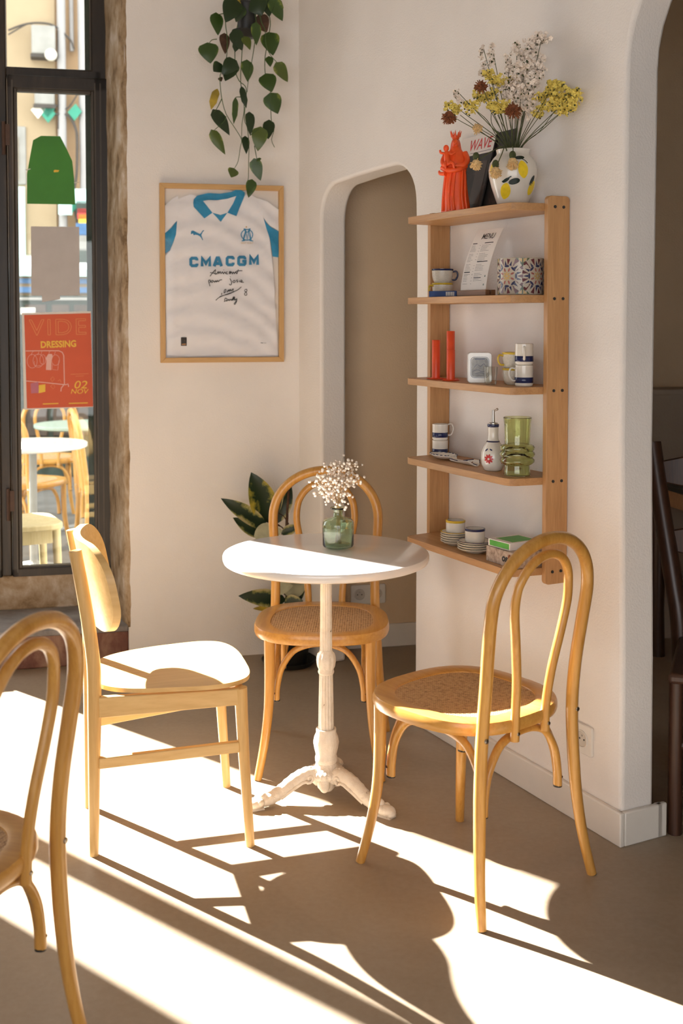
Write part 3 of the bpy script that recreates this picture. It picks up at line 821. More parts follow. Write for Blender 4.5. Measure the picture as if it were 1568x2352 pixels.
# ------------------------------------------------------------------ bottle with dried baby's breath
bx, by = -.010, 3.497
bp = [(0, .004), (.040, .003), (.0455, .006), (.0475, .012), (.0475, .072), (.046, .082), (.040, .089), (.020, .094), (.0155, .098), (.0145, .104), (.0145, .116), (.0165, .1185), (.0235, .1195), (.0245, .1215), (.0235, .1235), (.0150, .1225), (.0118, .118), (.0118, .103), (.0135, .096), (.020, .0915), (.0385, .086), (.0435, .080), (.0445, .072), (.0445, .013), (.040, .0075), (0, .0085)]
bo_ = mk('glass_bottle', lathe(bp, 48), 'bottle_glass', loc=(bx, by, TZ), smooth=60)
tag(bo_, 'small pale green glass bottle with a wide lip on the round table', 'bottle')
bb_ = thing('dried_flowers', 'dried white baby\'s breath standing in the small green bottle', 'flowers', (bx, by, TZ + .009))
rng = random.Random(11)
stems, allbl = [], []
heads = [(-.045, .205, 0), (-.062, .190, .01), (-.030, .228, .0), (-.012, .238, .02), (.010, .240, -.01), (.045, .240, .0), (.028, .222, .02), (-.018, .205, -.02), (.0, .195, .02), (.020, .190, -.02), (.048, .200, .01), (-.040, .160, .0), (-.020, .172, .02), (.004, .165, -.02), (.014, .158, .01), (-.010, .140, .0), (-.032, .178, -.02), (.034, .185, .0), (-.004, .218, .0), (.018, .208, .03), (-.048, .172, .02), (.008, .180, .03), (-.028, .148, .01), (.006, .135, -.005)]
for i, (hx, hz, hy) in enumerate(heads):
    base = V3(rng.uniform(-.01, .01), rng.uniform(-.01, .01), .003)
    nk = V3(rng.uniform(-.006, .006), rng.uniform(-.006, .006), .108)
    top = V3(hx, hy, hz)
    stems.append(tube(spline([base, nk, (nk + top) / 2 + V3(0, 0, .004), top], 4), .0007, 5))
    bl = []
    for j in range(17):
        o = V3(rng.gauss(0, .0135), rng.gauss(0, .013), rng.gauss(0, .0110))
        stems.append(tube([top, top + o], .00045, 4))
        bl.append(ball(top + o, rng.uniform(.0030, .0054), 7, 5))
    allbl += bl
mk('blossoms', merge(*allbl), 'breath', bb_, 180, kind='stuff')
mk('stems', merge(*stems), 'tan_stem', bb_, 180, kind='stuff')

# ------------------------------------------------------------------ framed jersey
PS0, PS1, PZ0, PZ1 = -.584, -.070, 1.246, 1.982
PSC = (PS0 + PS1) / 2
fr = thing('framed_jersey', 'white football jersey with blue collar in a pine frame on the wall', 'picture', WA(PSC, .003, PZ0), RA)
FW, FH, BW = PS1 - PS0, PZ1 - PZ0, .021
def tri_bar(a, b, c, d): return upright(prism([a, b, c, d], 0, .026))
hw = FW / 2
mk('frame_rail', tri_bar((-hw, 0), (hw, 0), (hw - BW, BW), (-hw + BW, BW)), 'pine_x', fr, bevel=.0015)
mk('frame_rail', tri_bar((-hw, FH), (-hw + BW, FH - BW), (hw - BW, FH - BW), (hw, FH)), 'pine_x', fr, bevel=.0015)
mk('frame_stile', tri_bar((-hw, 0), (-hw + BW, BW), (-hw + BW, FH - BW), (-hw, FH)), 'pine', fr, bevel=.0015)
mk('frame_stile', tri_bar((hw, 0), (hw, FH), (hw - BW, FH - BW), (hw - BW, BW)), 'pine', fr, bevel=.0015)
mk('backing_board', upright(prism([(-hw + .01, .01), (hw - .01, .01), (hw - .01, FH - .01), (-hw + .01, FH - .01)], 0, .005)), 'paper', fr, smooth=0)
mk('picture_glass', upright(prism([(-hw + BW, BW), (hw - BW, BW), (hw - BW, FH - BW), (-hw + BW, FH - BW)], .0245, .0253)), 'pic_pane', fr, smooth=0)
def J(u, v):                                          # drawing units of the picture -> metres on the frame
    k = (u - 115) / 1247.0
    vt, vb = 170 + 35 * k, 1980 - 10 * k
    return (-hw + k * FW, FH * (1 - (v - vt) / (vb - vt)))
def JP(pts): return [J(*p) for p in pts]
def folds(x, y):
    f = .0022 * sin((y * 1.0 + (x + .1) ** 2 * 1.6) * 70 + 1.2 * mnoise.noise(V3(x * 9, y * 9, 0)))
    g = .0026 * mnoise.noise(V3(x * 11 + y * 7, y * 22 - x * 12, 2)) + .0016 * mnoise.noise(V3(x * 30, y * 45 - x * 30, 5))
    return .0035 + max(-.0055, min(.0055, f * 1.4 + g * 1.7))
def cl_z(x, y): return .010 + folds(x, y)
def jz(off): return lambda x, y: .010 + folds(x, y) + off
body = JP([(285, 420), (300, 330), (420, 282), (470, 296), (560, 360), (620, 420), (720, 560), (790, 470), (860, 380), (880, 300), (965, 290), (1030, 290), (1100, 330), (1145, 440), (1155, 520), (1215, 700), (1240, 900), (1262, 1100), (1275, 1400), (1300, 1820), (1300, 1905), (1000, 1915), (700, 1905), (400, 1915), (180, 1905), (175, 1500), (168, 900), (215, 850), (262, 740), (285, 560)])
jr = mk('jersey', upright(sheet(body, .016, cl_z)), 'cloth', fr, 180)
def lay(name, pts, mm, off=.0009, L=.014): return mk(name, upright(sheet(JP(pts), L, jz(off))), mm, jr, 180)
lay('neck_lining', [(545, 345), (700, 345), (880, 300), (850, 380), (790, 470), (720, 492), (640, 470), (580, 400)], 'cloth', .0004)
lay('sleeve', [(165, 400), (240, 330), (300, 300), (300, 340), (285, 545), (225, 620), (165, 675)], 'cloth', .0006)
lay('sleeve', [(1100, 325), (1200, 360), (1312, 440), (1312, 655), (1220, 600), (1158, 520), (1140, 430)], 'cloth', .0006)
lay('blue_sleeve_panel', [(165, 675), (225, 625), (288, 548), (275, 690), (240, 790), (215, 845), (165, 880)], 'blue_cloth')
lay('blue_sleeve_panel', [(1158, 522), (1190, 575), (1240, 620), (1312, 658), (1312, 918), (1250, 910), (1225, 745), (1185, 620)], 'blue_cloth')
lay('collar', [(448, 370), (455, 335), (490, 296), (600, 272), (720, 278), (830, 262), (875, 242), (930, 242), (968, 268), (965, 300), (880, 505), (790, 470), (850, 375), (882, 302), (790, 330), (690, 343), (600, 340), (545, 352), (600, 420), (640, 470), (560, 525), (500, 460), (452, 410)], 'blue_cloth', .0022, .012)
lay('collar_point', [(640, 470), (720, 492), (790, 470), (725, 560)], 'blue_cloth', .0012)
def on_cloth(vf, off=.0012): return upright(([V3(p.x, p.y, .010 + folds(p.x, p.y) + off) for p in vf[0]], vf[1]))
def sub(vf, L=.006): return vf
k_u = FW / 1247.0
def Jt(s, size_u, uc, vb, m, off=0, shear=0, sx=1.0, name='lettering', rot=0):
    vf = text(s, 1.0, 0, 'CENTER', shear, off)
    xs_ = [p.x for p in vf[0]]; w = max(xs_) - min(xs_); x0 = (max(xs_) + min(xs_)) / 2
    k = size_u / w
    V = []
    for p in vf[0]:
        X, Yv = (p.x - x0) * k, p.y * k * sx
        q = J(uc + X * cos(rot) - Yv * sin(rot), vb - Yv * cos(rot) - X * sin(rot)); V.append(V3(q[0], q[1], 0))
    return mk(name, on_cloth((V, vf[1]), .0030), m, jr, 0)
def block(pts, w):                                     # mitred heavy stroke
    V, F = [], []; n = len(pts)
    for i in range(n):
        p = Vector(pts[i]); a = Vector(pts[max(0, i - 1)]); b = Vector(pts[min(n - 1, i + 1)])
        d0 = (p - a).normalized() if i > 0 else (b - p).normalized(); d1 = (b - p).normalized() if i < n - 1 else d0
        n0 = Vector((-d0.y, d0.x)); n1 = Vector((-d1.y, d1.x)); m = (n0 + n1)
        m = m.normalized() if m.length > 1e-6 else n0
        k = min(1.9, 1 / max(.3, m.dot(n0)))
        V += [V3(p.x + m.x * w / 2 * k, p.y + m.y * w / 2 * k, 0), V3(p.x - m.x * w / 2 * k, p.y - m.y * w / 2 * k, 0)]
    for i in range(n - 1): F.append((2 * i, 2 * i + 1, 2 * i + 3, 2 * i + 2))
    return V, F
Cc = [(.93, .30), (.93, .14), (.80, 0), (.18, 0), (0, .16), (0, .84), (.18, 1), (.80, 1), (.93, .86), (.93, .70)]
GLY = {'C': [Cc], 'G': [Cc[:-1] + [(.95, .55), (.52, .55)]], 'M': [[(0, 1.1), (0, 0), (.5, .72), (1, 0), (1, 1.1)]], 'A': [[(-.03, 1.1), (.40, 0), (.60, 0), (1.03, 1.1)], [(.2, .74), (.8, .74)]]}
for ch_, u0, u1, v0, v1 in (('C', 407, 502, 910, 1016), ('M', 519, 626, 910, 1015), ('A', 641, 742, 908, 1014), ('C', 770, 866, 902, 1008), ('G', 886, 986, 900, 1006), ('M', 1006, 1110, 894, 1000)):
    w_ = 30; parts_ = []
    for g_ in GLY[ch_]:
        parts_.append(block([tuple(J(u0 + w_ / 2 + x * (u1 - u0 - w_), min(v1, v0 + w_ / 2 + y * (v1 - v0 - w_)))) for x, y in g_], w_ * k_u))
    mk('letter', on_cloth(merge(*parts_), .0030), 'blue_print', jr, 0)
def Jpen(strokes, m='ink', w=7):
    out = []
    for s in strokes: out.append(pen(JP(s), w * k_u, 4))
    return mk('handwriting', on_cloth(merge(*out), .0032), m, jr, 0)
Jpen([[(612, 1108), (640, 1070), (668, 1040)], [(612, 1070), (650, 1078), (690, 1084)], [(668, 1040), (662, 1085), (680, 1082), (694, 1060), (700, 1082), (714, 1060), (722, 1082), (738, 1062), (746, 1084), (760, 1064), (768, 1082)],
      [(748, 1042), (752, 1046)], [(790, 1064), (776, 1066), (776, 1084), (794, 1082)], [(804, 1082), (820, 1060), (806, 1064), (812, 1084), (830, 1062), (836, 1084), (850, 1064), (858, 1082), (872, 1062), (884, 1082), (900, 1040)], [(876, 1058), (910, 1052), (940, 1052)],
      [(612, 1208), (604, 1180), (598, 1150), (612, 1146), (620, 1158), (608, 1170)], [(630, 1152), (622, 1164), (638, 1168), (644, 1152), (632, 1148)], [(652, 1152), (660, 1168), (672, 1150), (678, 1166), (690, 1148), (696, 1162), (712, 1146), (734, 1142)],
      [(812, 1130), (826, 1160), (826, 1190), (812, 1194), (806, 1184)], [(814, 1112), (818, 1116)], [(852, 1148), (840, 1164), (856, 1172), (866, 1156), (852, 1148)], [(890, 1142), (878, 1152), (892, 1160), (882, 1170)], [(906, 1150), (908, 1168)], [(922, 1164), (938, 1156), (926, 1146), (920, 1166), (954, 1168)],
      [(670, 1350), (700, 1322), (760, 1296), (830, 1270), (890, 1246), (928, 1214)], [(708, 1318), (720, 1308), (800, 1286), (860, 1260)], [(730, 1276), (726, 1296)], [(752, 1278), (758, 1246), (772, 1240), (770, 1262), (756, 1274)], [(782, 1270), (796, 1244), (790, 1264), (808, 1240), (806, 1262), (822, 1238), (824, 1258), (846, 1232), (842, 1258), (856, 1262)],
      [(960, 1246), (980, 1238), (984, 1256), (962, 1280), (966, 1298), (984, 1296), (980, 1272), (958, 1252)],
      [(770, 1324), (758, 1340), (762, 1358), (752, 1362)], [(768, 1326), (786, 1340), (770, 1356), (790, 1352), (800, 1338), (804, 1354), (818, 1338), (822, 1352)], [(828, 1336), (832, 1352), (848, 1310), (842, 1352), (858, 1312), (856, 1350)], [(862, 1334), (866, 1350), (882, 1332), (876, 1368), (862, 1390), (856, 1380), (884, 1348)]])
# leaping cat emblem
lay('cat_emblem', [(424, 668), (428, 650), (448, 648), (470, 660), (495, 672), (515, 682), (528, 668), (540, 648), (556, 644), (554, 652), (543, 660), (534, 680), (528, 692), (534, 712), (545, 742), (539, 745), (528, 722), (512, 704), (490, 692), (468, 688), (456, 694), (448, 690), (450, 680), (440, 676), (430, 684), (424, 682)], 'blue_print', .0024, .012)
# round club crest: ring, interlaced letters, scroll feet, star and motto
ring = [[(988 + 58 * cos(a), 692 - 54 * sin(a)) for a in [2 * pi * i / 24 for i in range(25)]]]
cr = merge(*[stroke(JP(r), 9 * k_u) for r in ring],
           stroke(JP([(948, 752), (962, 700), (972, 640), (990, 740), (1010, 640), (1018, 700), (1030, 752)]), 14 * k_u),
           stroke(JP([(958, 634), (990, 668), (1020, 634)]), 9 * k_u), stroke(JP([(932, 754), (968, 748)]), 9 * k_u), stroke(JP([(1012, 748), (1052, 754)]), 9 * k_u),
           stroke(JP([(954, 632), (976, 634)]), 8 * k_u), stroke(JP([(1004, 634), (1024, 632)]), 8 * k_u))
mk('club_crest', on_cloth(cr, .0030), 'blue_print', jr, 0)
st = [(982 + (12 if i % 2 == 0 else 5) * sin(i * pi / 5), 613 - (12 if i % 2 == 0 else 5) * cos(i * pi / 5)) for i in range(10)]
lay('crest_star', st, 'gold', .0018, .05)
Jt('DROIT AU BUT', 128, 990, 781, 'gold', .0, 0, 1.15, 'crest_motto')
lay('hem_label', [(318, 1722), (376, 1722), (376, 1808), (318, 1808)], 'ink', .0018, .05)
lay('hem_label_mark', [(330, 1735), (345, 1742), (362, 1732), (356, 1748), (362, 1760), (345, 1752), (334, 1750)], 'bronze', .0024, .05)
lay('hem_label_mark', [(326, 1788), (368, 1784), (368, 1800), (326, 1800)], 'bronze', .0024, .05)
mk('hem_print', on_cloth(merge(stroke(JP([(1125, 1779), (1150, 1780)]), 6 * k_u), stroke(JP([(1158, 1780), (1182, 1781)]), 3 * k_u)), .0018), 'ink_grey', jr, 0)

# ------------------------------------------------------------------ papers on the window
def paper_root(name, label, cat, x0, y0): 
    s, z = on_a(x0, y0, -.40)
    return s, z
WD = -.3985                                           # just on the room side of the casement glass
def wpoly(pts, th=.0008):
    q = [on_a(x, y, WD) for x, y in pts]; return q
def wsheet(name, pts, mm, label=None, cat=None, off=0.0, parent=None, root=None):
    q = wpoly(pts)
    c0 = root if root else (sum(p[0] for p in q) / len(q), min(p[1] for p in q))
    vf = upright(prism([(p[0] - c0[0], p[1] - c0[1]) for p in q], off, off + .0008))
    if parent: return mk(name, vf, mm, parent, smooth=0)
    o = mk(name, vf, mm, loc=WA(c0[0], WD, c0[1]), rz=RA, smooth=0)
    return tag(o, label, cat), c0
g, gc = wsheet('paper_sign', [(62, 468), (62, 400), (68, 365), (76, 322), (94, 312), (138, 313), (152, 340), (166, 370), (170, 410), (173, 470)], 'green_paper', 'green cut-out paper shape stuck on the window pane', 'paper sign')
wsheet('dash_mark', [(123, 392), (126, 390), (136, 391), (134, 395), (124, 396)], 'poster_yellow', off=.0009, parent=g, root=gc)
wsheet('tape', [(58, 390), (70, 387), (70, 389), (60, 392)], 'cream_spot', off=.0009, parent=g, root=gc)
wsheet('tape', [(170, 419), (180, 417), (179, 419), (171, 421)], 'cream_spot', off=.0009, parent=g, root=gc)
g, gc = wsheet('paper_sign', [(71, 520), (182, 521), (183, 679), (72, 679)], 'grey_paper', 'plain grey sheet of paper on the window between two signs', 'paper sign')
wsheet('tape', [(96, 679), (138, 677), (138, 687), (97, 694)], 'grey_paper', off=.0009, parent=g, root=gc)
g, gc = wsheet('poster', [(50, 719), (209, 715), (214, 935), (55, 941)], 'paper', 'orange-red poster announcing a clothes sale on the window', 'poster')
def pp(u, v): return (u / 3.92, 600 + v / 3.92)       # drawing units of the poster
def pq(u, v):
    a = on_a(*pp(u, v), WD); return (a[0] - gc[0], a[1] - gc[1])
wsheet('red_print', [pp(217, 484), pp(815, 468), pp(838, 1308), pp(243, 1325)], 'poster_red', off=.0009, parent=g, root=gc)
ku = 1 / 3.92 / F_PX * 5.1
def ptext(s, width, uc, vb, m, off=0, shear=0, rot=0, sy=1.0, vfn=None):
    vf = vfn if vfn else text(s, 1.0, 0, 'CENTER', shear, off)
    xs_ = [p.x for p in vf[0]]; w = max(xs_) - min(xs_); x0 = (max(xs_) + min(xs_)) / 2; k = width / w
    V = []
    for p in vf[0]:
        X, Yv = (p.x - x0) * k, p.y * k * sy
        q = pq(uc + X * cos(rot) - Yv * sin(rot), vb - Yv * cos(rot) - X * sin(rot)); V.append(V3(q[0], q[1], .0021))
    mk('lettering', upright((V, vf[1])), m, g, 0)
ptext('VIDE', 515, 520, 662, 'poster_line', sy=.92, vfn=outline_text('VIDE', 1.0, .022), rot=radians(1.2))
ptext('DRESSING', 318, 527, 774, 'poster_yellow', .03, 0, rot=radians(2), sy=1.15)
ptext('02', 115, 728, 1145, 'poster_yellow', 0, .2, sy=.8)
ptext('NOV', 160, 718, 1192, 'poster_yellow', 0, .2, sy=.85)
def pdraw(strokes, m, w, name='line_print', h=.0021):
    out = [stroke([pq(*p) for p in s], w * ku, h) for s in strokes]
    mk(name, upright(merge(*out)), m, g, 0)
pdraw([[(232, 808), (400, 806), (530, 806), (560, 820), (574, 850), (580, 1108)], [(236, 1078), (400, 1092), (590, 1112)], [(590, 1112), (612, 1104), (618, 1130)], [(575, 1112), (552, 1140), (548, 1172)]], 'poster_pink', 8, 'rail_drawing')
def arcp(cx, cy, rx, ry, a0, a1, n=10): return [(cx + rx * cos(radians(a0 + (a1 - a0) * i / n)), cy - ry * sin(radians(a0 + (a1 - a0) * i / n))) for i in range(n + 1)]
pdraw([arcp(290, 900, 45, 62, 0, 360, 16), arcp(345, 895, 48, 60, 0, 360, 16), arcp(385, 885, 26, 45, 0, 360, 14), arcp(500, 890, 36, 48, 0, 360, 14), [(310, 900), (310, 940), (370, 940)], [(470, 930), (472, 975), (520, 980), (530, 890)], [(280, 848), (290, 820), (300, 812)], [(340, 845), (350, 815)], [(370, 840), (376, 812)], [(490, 840), (498, 815)], [(440, 830), (447, 810)]], 'poster_pink', 3)
pdraw([[(455, 1060), (475, 1040), (490, 1060), (470, 1085), (455, 1060)], [(455, 1125), (478, 1105), (495, 1130), (478, 1150), (455, 1125)], [(520, 1080), (540, 1065), (550, 1090)], [(635, 1018), (795, 1012)], [(680, 1035), (755, 1032)]], 'poster_line', 3)
wsheet('shirt_print', [pp(412, 870), pp(435, 835), pp(468, 835), pp(475, 860), pp(462, 900), pp(462, 980), pp(414, 978), pp(418, 900)], 'poster_pink', off=.0014, parent=g, root=gc)
wsheet('bag_print', [pp(275, 1100), pp(345, 1085), pp(350, 1185), pp(280, 1190)], 'poster_mauve', off=.0014, parent=g, root=gc)
wsheet('bag_print', [pp(350, 1115), pp(408, 1108), pp(408, 1175), pp(348, 1188)], 'poster_yellow', off=.0016, parent=g, root=gc)
pdraw([[(385, 1285), (525, 1280)], [(620, 1280), (790, 1275)]], 'poster_yellow', 9, 'small_print')

# ------------------------------------------------------------------ leaves
def leaf_mesh(base, tip, width, nrm, fold=.25, bow=.12, kind='ovate', n=9, wav=0.0, seed=0):
    base, tip = Vector(base), Vector(tip); ax = tip - base; L = ax.length; u = ax / L
    nrm = Vector(nrm); nrm = (nrm - u * nrm.dot(u)).normalized(); w = u.cross(nrm)
    V, F, uv = [], [], []
    for i in range(n + 1):
        t = i / n
        if kind == 'heart': h = (sin(pi * min(1, t * 1.0) ** .62) ** .8) * (1 - .25 * t)
        elif kind == 'ovate': h = sin(pi * t ** .85) ** .85
        elif kind == 'strip': h = min(1, t * 6) * min(1, (1 - t) * 3) 
        h = max(h, .0) if 0 < i < n else .0
        c = base + u * (t * L) + nrm * (bow * L * sin(pi * t))
        if kind == 'heart' and i == 0: h = 0
        for j in range(5):
            q = (j - 2) / 2
            wv = wav * L * sin(t * 9 + seed) * abs(q) * (1 if q > 0 else -1)
            back = -.10 * L * abs(q) ** 2 * (1 - t) ** 3 if kind == 'heart' else 0
            V.append(c + w * (q * h * width / 2) + nrm * (fold * abs(q) * h * width / 2 + wv) + u * back)
            uv.append((t, .5 + q * .5 * max(h, .05)))
    for i in range(n):
        for j in range(4):
            a = i * 5 + j; F.append((a, a + 5, a + 6, a + 1))
    return (V, F), uv
def leaf(parent, base, tip, width, nrm, mm, name='leaf', **k):
    vf, uv = leaf_mesh(base, tip, width, nrm, **k)
    return mk(name, vf, mm, parent, 180, uv=uv)

# ------------------------------------------------------------------ hanging pothos
HD = .17
hp = thing('hanging_pothos', 'trailing pothos in a dark hanging pot above the framed jersey', 'plant', WA(*(lambda q: (q[0], HD, q[1]))(on_a(565, 85, HD))), RA)
h0 = on_a(565, 85, HD)
def hx(u, v, dy=0):                                   # drawing units of the plant -> local metres
    s, z = on_a(420 + u / 5.114, v / 5.114, HD); return V3(s - h0[0], dy, z - h0[1])
kk = (hx(1000, 0) - hx(0, 0)).x / 1000
c = hx(745, 0); pr = [(u * kk, hx(745, v).z) for u, v in ((88, 430), (95, 395), (112, 230), (122, 60), (126, 30), (126, 55), (104, 60))]
pz = hx(745, 432).z
def shift_x(vf, x): return [V3(p.x + x, p.y, p.z) for p in vf[0]], vf[1]
pot = mk('pot', shift_x(lathe([(0, pz)] + pr + [(0, hx(745, 70).z)], 28), c.x), 'black', hp, 50)
mk('drip_saucer', (lambda q: ([V3(p.x + c.x, p.y, p.z) for p in q[0]], q[1]))(lathe([(0, pz - .004), (100 * kk, pz - .004), (150 * kk, hx(0, 345).z), (172 * kk, hx(0, 330).z), (172 * kk, hx(0, 322).z), (146 * kk, hx(0, 345).z), (98 * kk, pz)], 28)), 'black', pot, 50)
for a in (0, 120, 240):
    mk('hanging_cord', tube([c + V3(cos(radians(a)) * 122 * kk, sin(radians(a)) * 122 * kk, hx(745, 40).z), V3(c.x, 0, hx(745, -900).z)], .0014, 5), 'black', hp)
vines = [[(640, 60), (560, 130), (500, 200), (495, 320), (512, 450), (508, 660), (480, 780), (430, 900), (435, 1050), (450, 1170), (500, 1350), (620, 1540), (680, 1650), (665, 1740), (640, 1900), (600, 1980)],
         [(690, 60), (640, 300), (612, 480), (610, 700), (612, 830), (660, 950), (720, 1000), (745, 1060), (735, 1200), (720, 1400), (755, 1500), (775, 1700), (772, 1850), (768, 2080), (760, 2120)],
         [(740, 50), (720, 200), (710, 430), (695, 700), (685, 950), (720, 1180), (725, 1300), (700, 1450), (697, 1620)],
         [(800, 60), (850, 300), (830, 520), (795, 740), (755, 960), (740, 1100)],
         [(820, 50), (980, 130), (1025, 250), (1010, 400), (975, 600), (962, 700), (968, 880), (1030, 1090), (1030, 1250), (1040, 1430), (1070, 1520), (1040, 1640), (1075, 1730)],
         [(860, 60), (900, 280), (945, 380), (955, 540), (1000, 660), (1085, 760)],
         [(450, 1170), (400, 1270), (360, 1330)], [(495, 1380), (470, 1440), (360, 1540)], [(400, 460), (340, 470), (300, 520)], [(480, 170), (400, 190), (350, 200)], [(690, 1140), (630, 1140), (605, 1160)], [(830, 1720), (850, 1830), (860, 1890)], [(780, 1600), (830, 1560), (880, 1520)]]
for i, v in enumerate(vines):
    dy = [-.02, 0, .02, -.03, .0, -.04, -.02, -.03, 0, -.02, 0, -.02, -.02][i]
    mk('vine', tube(spline([hx(a, b, dy) for a, b in v], 3), [.0021, .0013], 5), 'stem', hp, 180)
PL = [(590, 60, 470, 320, 175, 'd', -.06), (650, 100, 600, 300, 130, 'd', -.05), (380, 190, 400, 440, 120, 'm', -.03), (290, 520, 325, 745, 175, 'm', 0), (490, 400, 495, 640, 95, 'b', .01), (580, 400, 670, 640, 120, 'd', -.05), (610, 480, 590, 650, 60, 'd', -.05), (700, 480, 755, 640, 80, 'l', -.06), (830, 330, 830, 580, 95, 'm', -.07), (820, 20, 900, 230, 190, 'd', -.05), (960, 10, 990, 240, 120, 'd', -.04), (1020, 40, 1150, 280, 130, 'm', -.05), (1100, 0, 1150, 170, 60, 'm', -.02), (880, 210, 980, 390, 150, 'b', -.02),
      (1010, 400, 1050, 665, 165, 'm', 0), (1010, 670, 1020, 795, 70, 'm', 0), (1095, 760, 1230, 965, 135, 'l', -.01), (970, 888, 1030, 1100, 155, 'm', -.01), (1030, 1110, 1115, 1340, 165, 'm', 0), (1010, 1425, 990, 1645, 105, 'd', 0), (740, 740, 745, 980, 120, 'm', -.03), (600, 750, 440, 900, 150, 'd', -.04), (560, 800, 480, 980, 130, 'd', -.03), (440, 770, 345, 860, 110, 'd', -.02), (405, 1040, 330, 1290, 62, 'y', 0), (360, 1320, 540, 1605, 130, 'd', -.02), (335, 1560, 485, 1830, 95, 'l', -.03), (612, 1150, 585, 1470, 50, 'm', -.02), (685, 1010, 740, 1280, 50, 'd', 0), (775, 1340, 780, 1600, 88, 'd', -.01), (900, 1520, 870, 1785, 140, 'l', -.02), (735, 1610, 740, 1815, 70, 'd', .01), (830, 1890, 905, 2130, 110, 'm', -.02), (600, 1985, 560, 2090, 100, 'l', 0), (800, 2130, 760, 2330, 95, 'm', -.02), (850, 1890, 905, 1880, 30, 'm', -.02), (435, 910, 445, 970, 42, 'b', 0), (690, -20, 600, 80, 110, 'y', -.03)]
PM = {'d': 'pothos_dark', 'm': 'pothos', 'l': 'pothos_light', 'b': 'brown_leaf', 'y': 'yellow_leaf'}
rng = random.Random(5)
for i, (u0, v0, u1, v1, w, m, dy) in enumerate(PL):
    nrm = V3(rng.uniform(-.35, .35), -1, rng.uniform(-.1, .4))
    leaf(hp, hx(u0, v0, dy), hx(u1, v1, dy - rng.uniform(-.01, .02)), w * kk * 1.5, nrm, PM[m], kind='strip' if w < 65 and m != 'b' else 'heart', fold=rng.uniform(-.2, .15), bow=rng.uniform(.0, .08), wav=.012, seed=i)

# ------------------------------------------------------------------ potted rubber plant by the wall
fp0 = WA(-.075, .155)
fp = thing('rubber_plant', 'variegated rubber plant in a black pot behind the bentwood chair', 'plant', fp0, RA)
mk('pot', lathe([(0, 0), (.070, 0), (.075, .01), (.098, .16), (.102, .165), (.102, .185), (.094, .185), (.088, .15), (0, .15)], 36), 'black', fp, 50)
mk('drip_saucer', lathe([(0, .0), (.10, .0), (.115, .022), (.110, .022), (.097, .006), (0, .006)], 36), 'black', fp, 50)
mk('trunk', tube(spline([(0, 0, .14), (.012, .01, .35), (-.008, 0, .55), (.0, 0, .72)], 5), [.009, .005], 8), 'brown_leaf', fp, 180)
FDp = .155
s00 = (fp0 - C0).dot(UA)
def fxy(x, y, dy=0):
    s, z = on_a(x, y, FDp); return V3(min(s, -.005 - dy * .2) - s00, dy, z)
FL = [((615, 1200), (575, 1083), 60, 'ficus_yellow', -.02), ((612, 1212), (503, 1140), 36, 'ficus', -.05), ((600, 1232), (532, 1186), 30, 'ficus', -.03), ((630, 1205), (672, 1120), 34, 'ficus', .02), ((580, 1228), (640, 1210), 44, 'ficus_pale', -.09), ((645, 1225), (685, 1205), 22, 'ficus', -.02),
      ((655, 1376), (543, 1362), 38, 'ficus', -.05), ((650, 1360), (705, 1340), 40, 'ficus_pale', -.02), ((655, 1385), (735, 1345), 34, 'ficus', .0), ((650, 1385), (690, 1372), 34, 'ficus', -.06), ((625, 1395), (578, 1394), 12, 'yellow_leaf', -.03), ((620, 1350), (665, 1335), 30, 'ficus_pale', -.08), ((640, 1270), (700, 1300), 36, 'ficus', -.06), ((630, 1290), (570, 1290), 36, 'ficus', -.05), ((600, 1440), (606, 1470), 12, 'ficus', -.06), ((640, 1180), (655, 1108), 6, 'ficus', .0)]
trunk_x = 0
for i, (b, t_, w, m, dy) in enumerate(FL):
    B_, T_ = fxy(*b, dy * .4), fxy(*t_, dy)
    leaf(fp, B_, T_, w / 590.0 * 1.15, (rng.uniform(-.3, .3), -1, .35), m, fold=.22, bow=.06, wav=.01, seed=i, n=12)
    mk('leaf_stalk', tube([V3(0, 0, max(.2, B_.z - .045)), (B_ + V3(0, 0, max(.2, B_.z - .045))) / 2 + V3(0, 0, .012), B_], [.0028, .0018], 5), 'brown_leaf', fp, 180)

# ------------------------------------------------------------------ wall shelf (local x along the wall towards the viewer, -y out into the room)
SH_T0, SH_T1 = 1.166, 1.814
SZ = [1.747, 1.488, 1.227, .968, .708]
ST = [z + .0105 for z in SZ]
sh = thing('wall_shelf', 'oak wall shelf with five boards between two upright planks', 'shelf', WB(1.49, 0, 0), RB)
for x0 in (SH_T0 - 1.49, SH_T1 - .018 - 1.49):
    poly = rrect(-.078, -.002, .672, 1.778, .012, 4)     # seen from the side: depth and height
    V, F = prism(poly, x0, x0 + .018)
    mk('upright', ([V3(p.z, p.x, p.y) for p in V], F), 'oak', sh, bevel=.0015)
xi0, xi1 = SH_T0 + .018 - 1.49, SH_T1 - .018 - 1.49
rc = [(xi0, -.004), (xi1, -.004), (xi1, -.080), (xi1 - .012, -.160), (xi1 - .022, -.176), (xi1 - .04, -.182), (xi0 + .04, -.182), (xi0 + .022, -.176), (xi0 + .012, -.160), (xi0, -.080)]
for z in SZ:
    bd = mk('board', prism(rc, z - .0105, z + .0105), 'oak_x', sh, 30, bevel=.0012)
    for dd_ in (.024, .054):
        v, f = lathe([(.0045, 0), (.0042, .0022), (.0, .003)], 12)
        mk('screw', ([V3(xi1 + .018 + p.z, -dd_ + p.x, z + p.y) for p in v], f), 'black_metal', bd)
v, f = lathe([(.005, 0), (.0045, .003), (0, .0035)], 12)
mk('hook', ([V3(xi1 - .02 + p.z * .1 + p.x, -.158 - p.z, SZ[1] + p.y) for p in v], f), 'white_plastic', sh)

